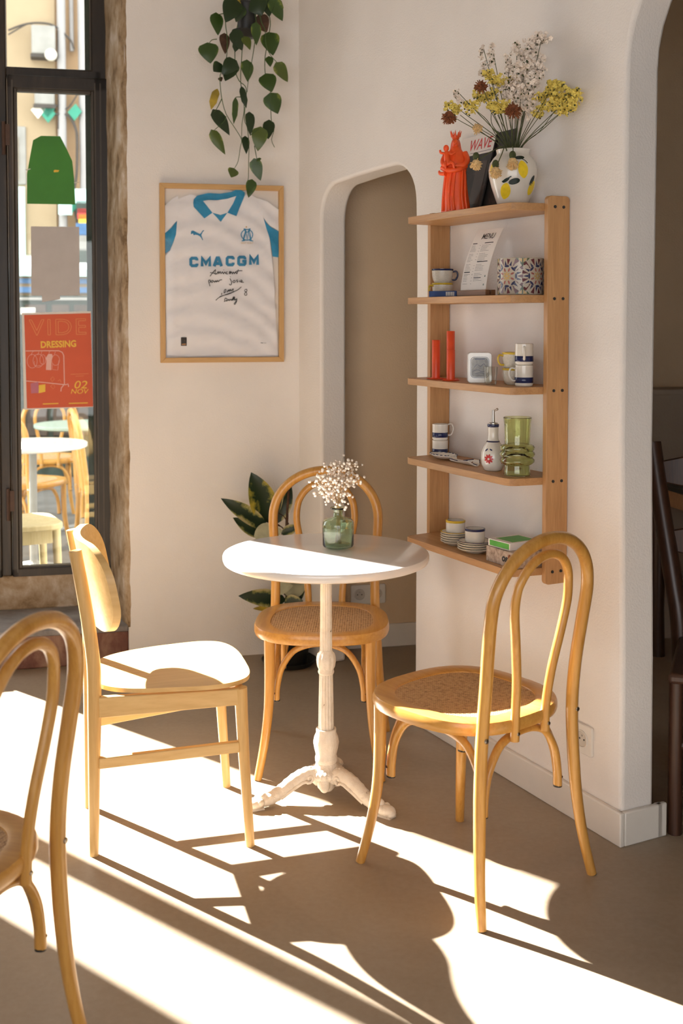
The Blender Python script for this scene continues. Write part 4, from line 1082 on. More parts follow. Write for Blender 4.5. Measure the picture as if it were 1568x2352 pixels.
def at_shelf(t, d, row): return WB(t, d, ST[row])
RC = RB + pi / 2                                      # +x of such an item points into the wall ... used for round things only
def shell(prof, th=.003, n=36):                       # an open vessel: outside profile, then back down inside
    inner = [(max(r - th, .001), z) for r, z in prof[::-1]]
    inner[-1] = (max(prof[0][0] - th, .001), prof[0][1] + th)
    return lathe([(0, prof[0][1])] + prof + [(max(prof[-1][0] - th * .5, .001), prof[-1][1] + .0008)] + inner + [(0, prof[0][1] + th)], n)
def band_ring(r0, z0, r1, z1, o=.0006, n=36): return lathe([(r0 + o * .2, z0), (r0 + o, z0 + .0004), (r1 + o, z1 - .0004), (r1 + o * .2, z1)], n)
def handle(r, z0, z1, out, th=.0038, n=8):
    return tube(spline([(r - .002, 0, z1), (r + out * .7, 0, z1 + .002), (r + out, 0, (z0 + z1) / 2 + .003), (r + out * .6, 0, z0 + .002), (r - .002, 0, z0)], 5), th, n, flat=.75)

def cup(label, loc, ang, r=.034, h=.046, rim='navy', hand='navy', glaze='stoneware', foot=.6, hmat=None, name='cup'):
    t = thing(name, label, 'cup', loc, ang)
    prof = [(r * foot, 0), (r * (foot + .12), .003), (r * .90, h * .30), (r * .97, h * .55), (r, h)]
    b = mk('bowl', shell(prof), glaze, t, 60)
    if rim: mk('rim', lathe([(r * .994, h - .005), (r + .0007, h - .0045), (r + .0008, h + .0008), (r - .0035, h + .0012), (r - .0038, h - .002)], 36), rim, b, 60)
    if hand: mk('handle', handle(r * .96, h * .25, h * .80, .016), hand, b, 60)
    return t
def straight_cup(label, loc, ang, r=.029, h=.044, rim='navy'):
    t = thing('cup', label, 'cup', loc, ang)
    b = mk('bowl', shell([(r * .80, 0), (r * .95, .004), (r, .012), (r, h)]), 'ceramic', t, 60)
    mk('rim', lathe([(r + .0002, h - .006), (r + .0008, h - .0055), (r + .0008, h + .0008), (r - .0035, h + .0012)], 36), rim, b, 60)
    return t
def mug(label, loc, ang, r=.0262, h=.0605, hand=True):
    t = thing('mug', label, 'mug', loc, ang)
    b = mk('body', shell([(r * .90, 0), (r * .97, .003), (r, .006), (r, h)]), 'ceramic', t, 60)
    mk('stripe', band_ring(r, .010, r, .026), 'navy', b, 60)
    if hand: mk('handle', handle(r, .016, .050, .018, .0036), 'ceramic', b, 60)
    return t
def face_deg(dx, dy): return atan2(dy, dx)
TOCAM = atan2(-3.4, -.5)                              # bearing from the shelf to the viewer
LEFTW = pi                                            # bearing to the left of the picture

# --- third board
def candle(label, t, d, h, base):
    o = thing('candle_holder', label, 'candle holder', at_shelf(t, d, 2), 0, 'orange candle holders on the middle board')
    mk('base_dish', lathe([(0, 0), (base, 0), (base + .002, .002), (base, .0035), (.014, .004), (0, .004)], 36), 'orange_wax', o, 50)
    mk('tube', shell([(.0130, .004), (.0130, h)], .0018, 28), 'orange_wax', o, 50)
candle('single orange tube candle holder at the left end of the middle board', 1.305, .130, .124, .027)
candle('tallest orange tube candle holder on the middle board', 1.352, .105, .153, .024)
candle('shortest orange tube candle holder, in front of the tallest one', 1.408, .140, .096, .026)
tin = thing('tin_box', 'square silver tin with a printed lid standing on the middle board', 'tin', at_shelf(1.545, .125, 2), atan2(-3.4, -.5) + pi / 2 + radians(6))
mk('body', upright(prism(rrect(-.036, .036, 0, .092, .010), -.042, 0)), 'tin', tin, bevel=.003)
lid = mk('lid', upright(prism(rrect(-.037, .037, -.001, .093, .011), 0, .008)), 'tin', tin, bevel=.0025)
mk('print', upright(prism(rrect(-.025, .025, .018, .076, .010), .0082, .0088)), 'tin_print', lid)
mk('print_border', upright(merge(*[stroke([(p[0], p[1]) for p in (lambda r: r + r[:1])(rrect(-.027, .027, .016, .078, .011))], .0014, .0090)])), 'pat_navy', lid, 0)
mk('print_line', upright(merge(*[stroke([(-.015, z), (.015, z)], .003, .0093) for z in (.072,)], pen([(-.018, .046), (-.008, .056), (.002, .050), (.012, .058), (.019, .048)], .0012, 4, .0093), pen([(-.019, .036), (-.006, .040), (.006, .034), (.018, .038)], .0012, 4, .0093), pen([(-.014, .028), (0, .031), (.015, .027)], .0012, 4, .0093))), 'pat_navy', lid, 0)
gl = mk('shot_glass', shell([(.0165, 0), (.0172, .004), (.0215, .052)], .0016, 28), 'thin_glass', loc=at_shelf(1.628, .142, 2), smooth=50)
tag(gl, 'small clear drinking glass standing in front of the yellow-rimmed cups', 'glass')
cup('plain grey-green cup half hidden behind the silver tin', at_shelf(1.618, .055, 2), 0, .032, .085, None, None, 'stoneware', .7)
cup('lower of two stacked yellow-rimmed cups behind the small glass', at_shelf(1.672, .092, 2), radians(200), .0315, .048, 'yellow_glaze', None, 'stoneware', .55)
cup('upper yellow-rimmed cup with yellow handle behind the small glass', at_shelf(1.672, .092, 2) + V3(0, 0, .0465), radians(190), .0325, .048, 'yellow_glaze', 'yellow_glaze', 'stoneware', .62)
mug('lower blue-striped mug of the stack at the right end of the middle board', at_shelf(1.742, .105, 2), radians(190))
mug('upper blue-striped mug of the stack at the right end of the middle board', at_shelf(1.742, .105, 2) + V3(0, 0, .0612), radians(262))

# --- second board
cup('lower yellow-rimmed cup in the stack beside the blue box', at_shelf(1.262, .080, 1), radians(200), .0335, .046, 'yellow_glaze', 'yellow_glaze', 'stoneware', .6)
cup('upper navy-rimmed cup with navy handle above the blue box', at_shelf(1.262, .080, 1) + V3(0, 0, .0445), radians(-8), .0345, .047, 'navy', 'navy', 'stoneware', .62)
cbx = thing('card_box', 'flat navy blue card box in front of the stacked cups', 'box', at_shelf(1.368, .135, 1), RB + radians(38))
mk('carton', box(-.045, .045, -.030, .030, 0, .0185), 'blue_box', cbx, bevel=.0015)
mk('side_print', merge(*[box(-.0456, -.045, -.026 + .0052 * i, -.0235 + .0052 * i, .004, .0145) for i in range(11)]), 'ink_grey', cbx, smooth=0)
mk('bar_code', merge(*[box(.012 + .0028 * i, .0132 + .0028 * i + (.0006 if i % 3 == 0 else 0), -.0306, -.030, .003, .0155) for i in range(10)]), 'cream_spot', cbx, smooth=0)
hb = mk('menu_holder', merge(box(-.078, .078, -.018, -.003, 0, .019), box(-.078, .078, .003, .018, 0, .019), box(-.078, .078, -.018, .018, 0, .005)), 'walnut', loc=at_shelf(1.508, .115, 1), rz=RB, bevel=.0012, smooth=0)
tag(hb, 'small brown wooden block holding up the menu card', 'menu holder')
mn = thing('menu_card', 'tall white printed menu card curving back in its wooden block', 'menu', at_shelf(1.490, .115, 1) + V3(0, 0, .0052), RB)
MWd, MHt = .138, .208
def mcurve(p):                                        # flat card (x, height) -> bent back towards the wall
    v = p.y / MHt
    return V3(p.x + .010 * v, .006 * v + .052 * v * v - p.z, p.y * (1 - .035 * v))
cv_ = []
cf_ = []
for i in range(15):
    for j in range(7): cv_.append(V3(-MWd / 2 + MWd * j / 6, MHt * i / 14, 0))
for i in range(14):
    for j in range(6):
        a = i * 7 + j; cf_.append((a, a + 1, a + 8, a + 7))
cv2 = [v.copy() for v in cv_] + [v + V3(0, 0, -.0006) for v in cv_]
cf2 = cf_ + [tuple(q + len(cv_) for q in reversed(f)) for f in cf_]
cd = mk('card', fmap((cv2, cf2), mcurve), 'paper', mn, 180)
def mprint(vf, m, name): mk(name, fmap(([V3(p.x, p.y, .0006) for p in vf[0]], vf[1]), mcurve), m, cd, 0)
tv = text('MENU', .026, 0, 'CENTER', .12, .0002)
mprint(([V3(p.x * .95 + .008, p.y + .176, 0) for p in tv[0]], tv[1]), 'ink', 'heading')
rng = random.Random(21)
ln = []
def mline(x, y, L, w=.0011):
    while L > 0:
        a = min(L, rng.uniform(.004, .010)); ln.append(stroke([(x, y), (x + a - .0012, y)], w)); x += a; L -= a
for (x0, y0, n, wmax) in ((-.060, .160, 22, .034), (-.005, .160, 14, .050), (-.005, .098, 13, .048), (-.060, .066, 8, .034)):
    for i in range(n):
        y = y0 - i * .0046
        if y < .02 or (i == 0): continue
        if i % 7 == 6: continue
        mline(x0, y, rng.uniform(.5, 1) * wmax)
        if x0 < -.05 and i % 2: ln.append(stroke([(-.018, y), (-.013, y)], .0011))
for y in (.014, .009): mline(-.035, y, .07, .0014)
mprint(merge(*ln), 'ink_grey', 'small_print')
mprint(merge(stroke([(-.060, .1625), (-.036, .1625)], .0026), stroke([(.004, .1625), (.050, .1625)], .0026), stroke([(-.004, .1025), (.052, .1025)], .0026), stroke([(-.062, .070), (-.030, .070)], .0026), stroke([(-.004, .052), (.034, .052)], .0026)), 'ink', 'subheading')
mprint(merge(*[sheet(ellipse(x, y, .0032, .0032, 10), .1) for x, y in ((.056, .056), (.054, .030))]), 'pat_green', 'badge')

# --- patterned pot
pp0 = at_shelf(1.705, .093, 1)
pt = thing('patterned_pot', 'round pot with maroon and navy tile pattern at the right end of the second board', 'pot', pp0, 0)
PR, PH = .0665, .106
body_ = mk('vessel', shell([(PR * .93, 0), (PR * .985, .002), (PR, .006), (PR, PH)], .004, 64), 'pat_cream', pt, 50)
def cyl(vf, a0, z0, r, k=1.0):                        # wrap a flat drawing (x, y) round a cylinder; a0 faces the drawing's centre
    return [V3((r + p.z) * cos(a0 + p.x / r), (r + p.z) * sin(a0 + p.x / r), z0 + p.y) for p in vf[0]], vf[1]
TW = .098                                             # width of one printed tile
for q, a0 in enumerate((TOCAM - .62, TOCAM + .80, TOCAM + 2.25)):
    tris_m, tris_n, tris_g, tris_r = [], [], [], []
    for i in range(26):
        a, b = 2 * pi * (i - .47) / 26, 2 * pi * (i + .47) / 26
        f = .049 / max(abs(cos((a + b) / 2)), abs(sin((a + b) / 2))); f = min(f, .057)
        if i % 2 == 0: tris_m.append(([V3(.031 * cos((a + b) / 2), .031 * sin((a + b) / 2), 0), V3(f * cos(a), f * sin(a), 0), V3(f * cos(b), f * sin(b), 0)], [(0, 1, 2)]))
        else: tris_n.append(([V3(.046 * cos((a + b) / 2), .046 * sin((a + b) / 2), 0), V3(.032 * cos(a), .032 * sin(a), 0), V3(.032 * cos(b), .032 * sin(b), 0)], [(0, 2, 1)]))
    for i in range(8):
        a = 2 * pi * i / 8
        tris_n.append(sheet(ellipse(.0285 * cos(a), .0285 * sin(a), .0085, .0032, 8, a + pi / 2), .1))
        tris_r.append(sheet(ellipse(.019 * cos(a + .39), .019 * sin(a + .39), .006, .0028, 8, a + .39), .1))
        tris_g.append(sheet(ellipse(.008 * cos(a), .008 * sin(a), .0055, .0022, 8, a), .1))
    for sx in (-1, 1):
        for sy in (-1, 1):
            tris_g.append(sheet([(sx * .050, sy * .05), (sx * .034, sy * .05), (sx * .050, sy * .034)], .1))
    for nm, T, mm in (('maroon_rays', tris_m, 'pat_maroon'), ('navy_figures', tris_n, 'pat_navy'), ('rose_leaves', tris_r, 'pat_rose'), ('ochre_rosette', tris_g, 'pat_gold')):
        vf = merge(*T); vf = ([V3(max(-TW / 2, min(TW / 2, p.x)), max(-.050, min(.050, p.y)), .0006) for p in vf[0]], vf[1])
        mk(nm, cyl(vf, a0, PH / 2 + .001, PR), mm, body_, 0)
    for sx in (-1, 1):
        gv = merge(*[([V3(sx * TW / 2 - sx * .0, s_ * .051, .0008), V3(sx * (TW / 2 - .022), s_ * .051, .0008), V3(sx * TW / 2, s_ * .026, .0008)], [(0, 1, 2)]) for s_ in (-1, 1)])
        mk('green_corner', cyl(gv, a0, PH / 2 + .001, PR), 'pat_green', body_, 0)

# --- fourth board
mug('lower blue-striped mug of the stack at the left end of the fourth board', at_shelf(1.235, .070, 3), radians(100), .0255, .053, False)
mug('upper blue-striped mug of the stack at the left end of the fourth board', at_shelf(1.235, .070, 3) + V3(0, 0, .0537), radians(5), .0255, .053)
dq = on_floor(1003, 1044, ST[3]); dr = on_floor(1100, 1073, ST[3])
dsh = thing('spoon_rest', 'painted ceramic spoon rest with scalloped rim on the fourth board', 'spoon rest', WB(1.262, .105, ST[3]), RB)
so = []
for i in range(40):
    a = 2 * pi * i / 40
    so.append((.050 + .062 * cos(a) * (1 + .02 * cos(a * 14)), .034 * sin(a) * (1 + .03 * cos(a * 14))))
neck = [(.105, .013), (.150, .012), (.195, .019), (.222, .022), (.238, .013), (.243, 0), (.238, -.013), (.222, -.022), (.195, -.019), (.150, -.012), (.105, -.013)]
keep = [p for p in so if p[0] < .106]
keep_up = [p for p in keep if p[1] > 0]; keep_dn = [p for p in keep if p[1] <= 0]
outl = sorted(keep_up, key=lambda p: p[0]) + neck + sorted(keep_dn, key=lambda p: -p[0])
def dishz(x, y):
    d1 = sqrt(((x - .05) / .062) ** 2 + (y / .034) ** 2); d2 = max(abs(y) / .02, 0)
    d = d1 if x < .105 else min(1, d2)
    return .005 + .013 * min(1, d) ** 2.2 - (.002 if x > .11 else 0)
tray = mk('tray', sheet(outl, .008, dishz, .0035), 'ceramic', dsh, 60)
sp = []
for (x, y, r) in ((.03, .008, .007), (.055, -.006, .008), (.075, .012, .006), (.045, .02, .005), (.05, -.02, .005), (.21, 0, .007), (.20, .010, .004), (.17, 0, .004)):
    sp.append(sheet(ellipse(x, y, r, r * .7, 10), .006, lambda a, b: dishz(a, b) + .0008))
mk('painted_flowers', merge(*sp[::2]), 'rust_petal', tray); mk('painted_leaves', merge(*sp[1::2]), 'pat_navy', tray)
ed = [V3(p[0], p[1], dishz(*p) + .0006) for p in outl]
mk('navy_rim_dashes', merge(*[tube([ed[i], ed[(i + 1) % len(ed)]], .0013, 5) for i in range(0, len(ed), 2)]), 'pat_navy', tray)
cru = thing('oil_cruet', 'round white oil cruet with a red flower and blue rings beside the green vase', 'cruet', at_shelf(1.604, .115, 3), 0)
cpf = [(.022, 0), (.027, .003), (.034, .018), (.0365, .036), (.0345, .056), (.028, .074), (.019, .086), (.0158, .094), (.0150, .108), (.0155, .130), (.0165, .138)]
cpv = mk('body', lathe([(0, 0)] + cpf + [(.014, .1395), (0, .1395)], 40), 'ceramic', cru, 60)
def prof_r(prof, z):
    for (r0, z0), (r1, z1) in zip(prof, prof[1:]):
        if z0 <= z <= z1 and z1 > z0: return r0 + (r1 - r0) * (z - z0) / (z1 - z0)
    return prof[-1][0] if z > prof[-1][1] else prof[0][0]
def wrap(vf, prof, a0, z0, o=.0008):
    out = []
    for p in vf[0]:
        z = z0 + p.y; r = prof_r(prof, z) ; out.append(V3((r + o) * cos(a0 + p.x / r), (r + o) * sin(a0 + p.x / r), z))
    return out, vf[1]
mk('blue_ring', merge(lathe([(.0163, .130), (.0172, .132), (.0176, .136), (.0168, .139)], 36), lathe([(.0195, .0855), (.0205, .0865), (.0180, .0895), (.0172, .0895)], 36)), 'pat_navy', cpv, 60)
pet = [sheet(ellipse(.0085 * cos(2 * pi * i / 9), .0085 * sin(2 * pi * i / 9), .0062, .003, 10, 2 * pi * i / 9), .005) for i in range(9)]
for a0, z0 in ((TOCAM - .35, .038), (TOCAM + 1.0, .036)):
    fl_ = mk('red_flower', wrap(merge(*pet), cpf, a0, z0), 'red_glaze', cpv, 0)
    mk('flower_centre', wrap(sheet(ellipse(0, 0, .0032, .0032, 10), .1), cpf, a0, z0, .0014), 'ceramic', fl_, 0)
mk('painted_leaf', wrap(merge(sheet(ellipse(-.004, .026, .006, .0022, 8, .7), .1), sheet(ellipse(.010, .027, .005, .002, 8, -.5), .1)), cpf, TOCAM - .5, .038), 'pat_navy', cpv, 0)
spt = mk('pourer', merge(lathe([(.0135, .139), (.0135, .1425), (.006, .144), (.005, .150), (.0042, .180), (0, .180)], 20), tube([(0, 0, .176), (.007, -.002, .181), (.011, -.003, .182)], .0026, 8), ball((.011, -.003, .183), .0038, 8, 6)), 'steel', cru, 50)
gv = mk('green_vase', shell([(.038, 0), (.039, .003), (.0365, .016), (.036, .030), (.042, .033), (.0495, .039), (.050, .046), (.044, .0515), (.0495, .056), (.0515, .062), (.0495, .068), (.044, .071), (.0495, .075), (.0505, .081), (.047, .087), (.037, .091), (.0365, .096), (.0385, .150), (.0405, .166), (.0412, .168)], .0030, 48), 'green_glass', loc=at_shelf(1.722, .112, 3), smooth=60)
tag(gv, 'olive green glass vase with three bulging rings on the fourth board', 'vase')

# --- bottom board
def saucers(t, d, n, r, m, words, rimlab):
    p = at_shelf(t, d, 4)
    order = ['bottom', 'second from the bottom', 'third from the bottom', 'fourth from the bottom', 'fifth from the bottom']
    for i in range(n):
        top = i == n - 1
        lab = f'{words} saucer, topmost of its stack, under the cup' if top else f'{words} saucer, {order[i]} of its stack on the lowest board'
        o = thing('saucer', lab, 'saucer', p + V3(0, 0, i * .0072), rng.uniform(0, 6))
        b = mk('dish', lathe([(0, .0), (r * .52, .0), (r * .56, .0025), (r * .80, .0065), (r, .0125), (r + .0005, .0140), (r - .002, .0145), (r * .80, .0095), (r * .50, .0045), (0, .004)], 40), 'stoneware', o, 60)
        mk('rim', lathe([(r - .0005, .0128), (r + .0009, .0140), (r - .001, .0152), (r - .0035, .0143)], 40), m if top else 'stoneware', b, 60)
    return p + V3(0, 0, (n - 1) * .0072 + .0046)
p = saucers(1.395, .112, 5, .0465, 'yellow_glaze', 'yellow-edged', '')
straight_cup('small yellow-rimmed cup on the left stack of saucers', p, 0, .0300, .044, 'yellow_glaze')
p = saucers(1.520, .122, 4, .053, 'navy', 'navy-edged', '')
straight_cup('small navy-rimmed cup on the right stack of saucers', p, 0, .0305, .046, 'navy')
gb = thing('game_box', 'brown and cream printed game box at the right end of the lowest board', 'box', at_shelf(1.708, .088, 4), RB)
mk('carton', box(-.072, .072, -.072, .066, 0, .045), 'game', gb, bevel=.0015)
tx = text('os', .030, 0, 'CENTER', .2, .0012)
mk('title_print', ([V3(.022 + p.x, -.0726, .014 + p.y) for p in tx[0]], tx[1]), 'ink', gb, 0)
for x_, m_ in ((.047, 'rust_petal'), (.064, 'saucer_dark')):
    sv_ = sheet(ellipse(x_, .026, .0085, .012, 16), .1)
    mk('seal_print', upright(([V3(p.x, p.y, .0726) for p in sv_[0]], sv_[1])), m_, gb, 0)
sb_ = thing('seed_box', 'small white and green carton lying on top of the game box', 'box', at_shelf(1.688, .092, 4) + V3(0, 0, .0452), RB + radians(4))
mk('carton', box(-.050, .050, -.062, .050, 0, .022), 'paper', sb_, bevel=.0015)
mk('green_print', merge(box(-.0506, -.0500, -.050, .040, .003, .019), box(-.042, .046, -.0626, -.062, .003, .019), upright(prism([(0, 0), (.001, 0), (0, .001)], 0, .0001))), 'box_green', sb_, smooth=0)
mk('green_print', box(-.035, .040, -.045, .040, .0221, .0226), 'box_green', sb_, smooth=0)
mk('white_lettering', merge(*[box(-.0512, -.0505, -.035 + .009 * i, -.030 + .009 * i, .010, .014) for i in range(7)]), 'paper', sb_, smooth=0)

# --- top board
vpf = [(.040, 0), (.044, .003), (.052, .025), (.062, .055), (.0695, .085), (.071, .105), (.067, .125), (.057, .140), (.0495, .147), (.0475, .152), (.0485, .159), (.050, .1635)]
vs0 = at_shelf(1.668, .095, 0)
vz = thing('lemon_vase', 'white ceramic vase painted with lemons and dark leaves on the top board', 'vase', vs0, 0)
vb_ = mk('vessel', shell(vpf, .004, 56), 'ceramic', vz, 60)
def lemon(w, h, rot):
    pts = []
    for i in range(24):
        a = 2 * pi * i / 24; r = 1 + .10 * (abs(cos(a)) ** 14)
        x, y = h * cos(a) * r, w * sin(a); pts.append((x * cos(rot) - y * sin(rot), x * sin(rot) + y * cos(rot)))
    return pts
for a0, z0, w, h, ro in ((TOCAM - .38, .040, .0150, .0215, 1.25), (TOCAM + .42, .100, .0150, .0235, 1.75), (TOCAM - .98, .104, .012, .020, 1.5), (TOCAM + 1.05, .050, .014, .020, 1.2), (TOCAM + 2.2, .08, .015, .022, 1.4), (TOCAM - 2.2, .08, .015, .022, 1.7)):
    mk('painted_lemon', wrap(sheet(lemon(w, h, ro), .006), vpf, a0, z0, .0012), 'lemon', vb_, 180)
for a0, z0, w, h, ro in ((TOCAM + .06, .066, .0085, .0165, .25), (TOCAM + .30, .134, .0055, .0150, .1), (TOCAM + .95, .070, .007, .016, 1.2), (TOCAM - .30, .070, .0045, .012, .5), (TOCAM + 2.0, .11, .008, .016, .6), (TOCAM - 2.0, .11, .008, .016, -.6)):
    mk('painted_leaf', wrap(sheet(ellipse(0, 0, h, w, 18, ro), .006), vpf, a0, z0, .0012), 'leaf_glaze', vb_, 180)
mk('painted_stalk', merge(wrap(pen([(-.02, -.004), (-.008, .002), (.004, .008), (.008, .010)], .003, 5), vpf, TOCAM - .18, .070, .0013), wrap(pen([(.0, .002), (.012, -.004), (.02, -.012)], .0025, 5), vpf, TOCAM + .34, .130, .0013)), 'leaf_glaze', vb_, 0)

# --- dried bouquet in the vase (its own thing)
vp = vs0 + V3(0, 0, .006)
bq = thing('dried_bouquet', 'tall dried bouquet of white, yellow and rust flowers in the lemon vase', 'flowers', vp, 0)
kb = 1 / 785.0 / 3.136                                 # metres per drawing unit at the vase
RT = Vector((1, 0, 0))
def bxy(u, v, dy=0):                                   # stays clear of the wall on the side nearest to it
    px, py = 900 + u / 3.136, 60 + v / 3.136
    r = _ray(px, py); P_ = Vector((0, 0, CAM_H)) + r * ((vs0.y + dy) / r.y)
    if (P_ - C0).dot(NB) < .05:
        t_, z_ = on_b(px, py, .05); P_ = WB(t_, .05, z_)
    return P_ - vp
rng = random.Random(8)
blos = {}
def stem(u0, u1, v1, dy, r=.0016, mid=None):
    b = bxy(865 + (u0 - 865) * .25, 1240, dy * .1); n_ = bxy(u0, 900, dy * .25); t_ = bxy(u1, v1, dy)
    pts = [b, n_] + ([bxy(*mid, dy * .6)] if mid else []) + [t_]
    mk('stem', tube(spline(pts, 5), [r, r * .6], 5), 'dry_stem', bq, 180); return t_
def spike(pts, m, n, spread, size, dy):
    """blossoms scattered along a drawn line"""
    path = spline([bxy(a, b, dy) for a, b in pts], 6); out, gr = [], []
    for i in range(int(n * 2.5)):
        q = path[rng.randrange(len(path))] + V3(rng.gauss(0, spread * kb), rng.gauss(0, spread * kb), rng.gauss(0, spread * kb * .8))
        s = size * kb * rng.uniform(.65, 1.1)
        d = V3(rng.uniform(-1, 1), rng.uniform(-1.4, .2), rng.uniform(-.5, 1)).normalized()
        a = d.orthogonal().normalized(); b = d.cross(a); V = [q]; F = []
        for k in range(10):
            rr = s if k % 2 == 0 else s * .72
            V.append(q + d * s * .45 + (a * cos(k * pi / 5) + b * sin(k * pi / 5)) * rr)
        F = [(0, k + 1, (k + 1) % 10 + 1) for k in range(10)]
        out.append((V, F))
        if i % 3 == 0: gr.append(ball(q - d * s * .25, s * .42, 5, 3))
    blos.setdefault(m, []).extend(out); blos.setdefault('dark_green', []).extend(gr)
for (u0, u1, v1, dy, pts, m, n, sp_, sz) in (
        (850, 655, 150, .03, [(660, 145), (640, 210), (665, 300), (630, 360)], 'white_petal', 26, 11, 15),
        (855, 720, 140, .0, [(722, 145), (710, 210), (715, 280)], 'white_petal', 26, 13, 15),
        (865, 830, 220, -.02, [(835, 220), (845, 300), (835, 330)], 'white_petal', 26, 13, 17),
        (880, 900, 140, .02, [(895, 145), (925, 210), (960, 270)], 'white_petal', 40, 18, 20),
        (895, 1080, 80, -.02, [(1110, 80), (1060, 80), (1010, 120), (990, 170), (1030, 200)], 'white_petal', 60, 20, 21),
        (900, 1050, 250, .03, [(1050, 210), (1060, 290), (1060, 350)], 'white_petal', 40, 18, 22),
        (885, 950, 330, -.04, [(960, 260), (930, 340), (890, 420), (880, 500)], 'white_petal', 70, 30, 23),
        (890, 1000, 400, -.02, [(1000, 300), (1000, 400), (970, 480), (960, 560), (950, 600)], 'white_petal', 80, 36, 22),
        (880, 800, 460, .0, [(780, 400), (820, 450), (840, 500)], 'white_petal', 34, 24, 20),
        (850, 700, 350, -.03, [(690, 345), (740, 390), (790, 400)], 'yellow_petal', 46, 20, 18),
        (850, 650, 500, .02, [(610, 500), (650, 520), (700, 500), (760, 470)], 'yellow_petal', 56, 20, 18),
        (860, 760, 580, -.03, [(710, 560), (760, 590), (810, 580), (760, 620)], 'yellow_petal', 60, 20, 18),
        (890, 900, 390, -.01, [(840, 390), (900, 380)], 'yellow_petal', 16, 14, 16),
        (900, 1160, 430, .02, [(1160, 420), (1200, 440), (1120, 480), (1080, 530)], 'yellow_petal', 70, 22, 19),
        (910, 1290, 500, .03, [(1330, 500), (1280, 490), (1200, 530), (1170, 550), (1230, 580)], 'yellow_petal', 110, 24, 20),
        (905, 1230, 610, .0, [(1300, 570), (1230, 610), (1090, 590), (1040, 640)], 'yellow_petal', 60, 18, 18),
        (845, 470, 590, .02, [(390, 575), (440, 570), (480, 600), (450, 640)], 'yellow_petal', 34, 17, 17),
        (850, 575, 580, .0, [(520, 570), (575, 560), (590, 590), (545, 620)], 'yellow_petal', 26, 15, 16),
        (848, 470, 470, .0, [(460, 470), (480, 520), (500, 545)], 'white_petal', 22, 12, 15)):
    stem(u0, u1, v1, dy); spike(pts, m, n, sp_, sz, dy)
for (u0, u1, v1, dy, mid) in ((800, 490, 640, .01, (640, 760)), (790, 610, 610, .03, (700, 700)), (860, 715, 600, 0, (725, 720)), (880, 760, 640, -.01, None), (900, 1010, 640, 0, None), (905, 1080, 620, .02, None), (915, 1180, 600, .0, (1060, 760)), (920, 1200, 640, .03, (1090, 740)), (870, 860, 420, 0, None), (890, 920, 380, .02, None), (840, 700, 420, .02, None), (900, 960, 500, .0, None)):
    stem(u0, u1, v1, dy, .0015, mid)
def head(u, v, r, m, dy, n=34, droop=0):
    c_ = bxy(u, v, dy); out = []
    for i in range(n):
        d = V3(rng.gauss(0, 1), rng.gauss(0, 1), rng.gauss(0, .8) - droop).normalized()
        out.append(tube([c_ + d * r * .2, c_ + d * r * rng.uniform(.6, 1.0) + V3(0, 0, -.15 * r)], [.0026, .0013], 4))
    o = mk('flower_head', merge(ball(c_, r * .55, 8, 6), *out), m, bq, 180)
for (u, v, r, m, dy, dr_, s) in ((640, 430, .019, 'rust_petal', -.03, 0, (845, 660)), (410, 645, .021, 'rust_petal', -.02, .8, (800, 600)), (870, 600, .023, 'rust_petal', -.075, .2, (868, 700)), (615, 735, .015, 'straw_petal', -.03, -.3, (800, 800)),
                                 (605, 985, .017, 'straw_petal', -.075, .8, None), (745, 1040, .018, 'straw_petal', -.085, 1.2, None), (868, 975, .019, 'straw_petal', -.085, 1.2, None)):
    head(u, v, r * 1.2, m, dy, 130, dr_)
    if s: stem(860 + (u - 860) * .1, u, v - 10, dy)
    else:
        top = bxy(820 if u < 800 else 866, 880, -.045)
        mk('stem', tube(spline([bxy(860, 1100, -.01), top, (top + bxy(u, v, dy)) / 2 + V3(0, -.012, .010), bxy(u, v - 8, dy)], 5), .0015, 5), 'dry_stem', bq, 180)
        mk('calyx', ball(bxy(u, v - 45, dy), .010, 8, 6, (1, 1, 1.3)), 'dark_green', bq, 180)
for m_, nm_ in (('white_petal', 'white_blossoms'), ('yellow_petal', 'yellow_blossoms'), ('dark_green', 'sepals')):
    mk(nm_, merge(*blos[m_]), m_, bq, 0, kind='stuff')

# --- orange figurine: a crowned draped figure holding a child
fg = thing('orange_figurine', 'bright orange statuette of a crowned draped figure with a child', 'statuette', at_shelf(1.412, .128, 0), TOCAM + pi / 2)
H_ = .252
def robe(a, z):
    q = z / H_
    return 1 + (.045 * cos(a * 6 + q * 4) + .03 * cos(a * 9 - q * 7)) * (1 - q) * 1.1 + .10 * cos(a * 2) * (.3 if q > .5 else 0)
pf_ = [(0, 0), (.043, 0), (.0435, .004), (.041, .03), (.037, .07), (.0345, .105), (.033, .125), (.035, .140), (.036, .150), (.034, .162), (.029, .176), (.024, .186), (.018, .194), (.0145, .199), (0, .200)]
body_v = lathe(pf_, 48, robe); body_v = ([V3(p.x * 1.0, p.y * .80, p.z) for p in body_v[0]], body_v[1])
mk('robe', body_v, 'orange_resin', fg, 60)
veil = lathe([(.027, .172), (.0225, .188), (.0185, .202), (.0165, .214), (.0125, .225), (0, .229)], 30, lambda a, z: 1 + .05 * cos(a * 6))
hd = mk('head', merge(([V3(p.x * .85, p.y * .9 + .003, p.z) for p in veil[0]], veil[1]), ball((0, -.009, .212), .0125, 14, 10, (.85, .9, 1.15)), ball((0, -.0205, .2105), .0026, 8, 6, (.8, 1, 1.3)), ball((-.004, -.0185, .2145), .0018, 6, 4), ball((.004, -.0185, .2145), .0018, 6, 4), tube([(-.004, -.0195, .2055), (.004, -.0195, .2055)], .0013, 6)), 'orange_resin', fg, 60)
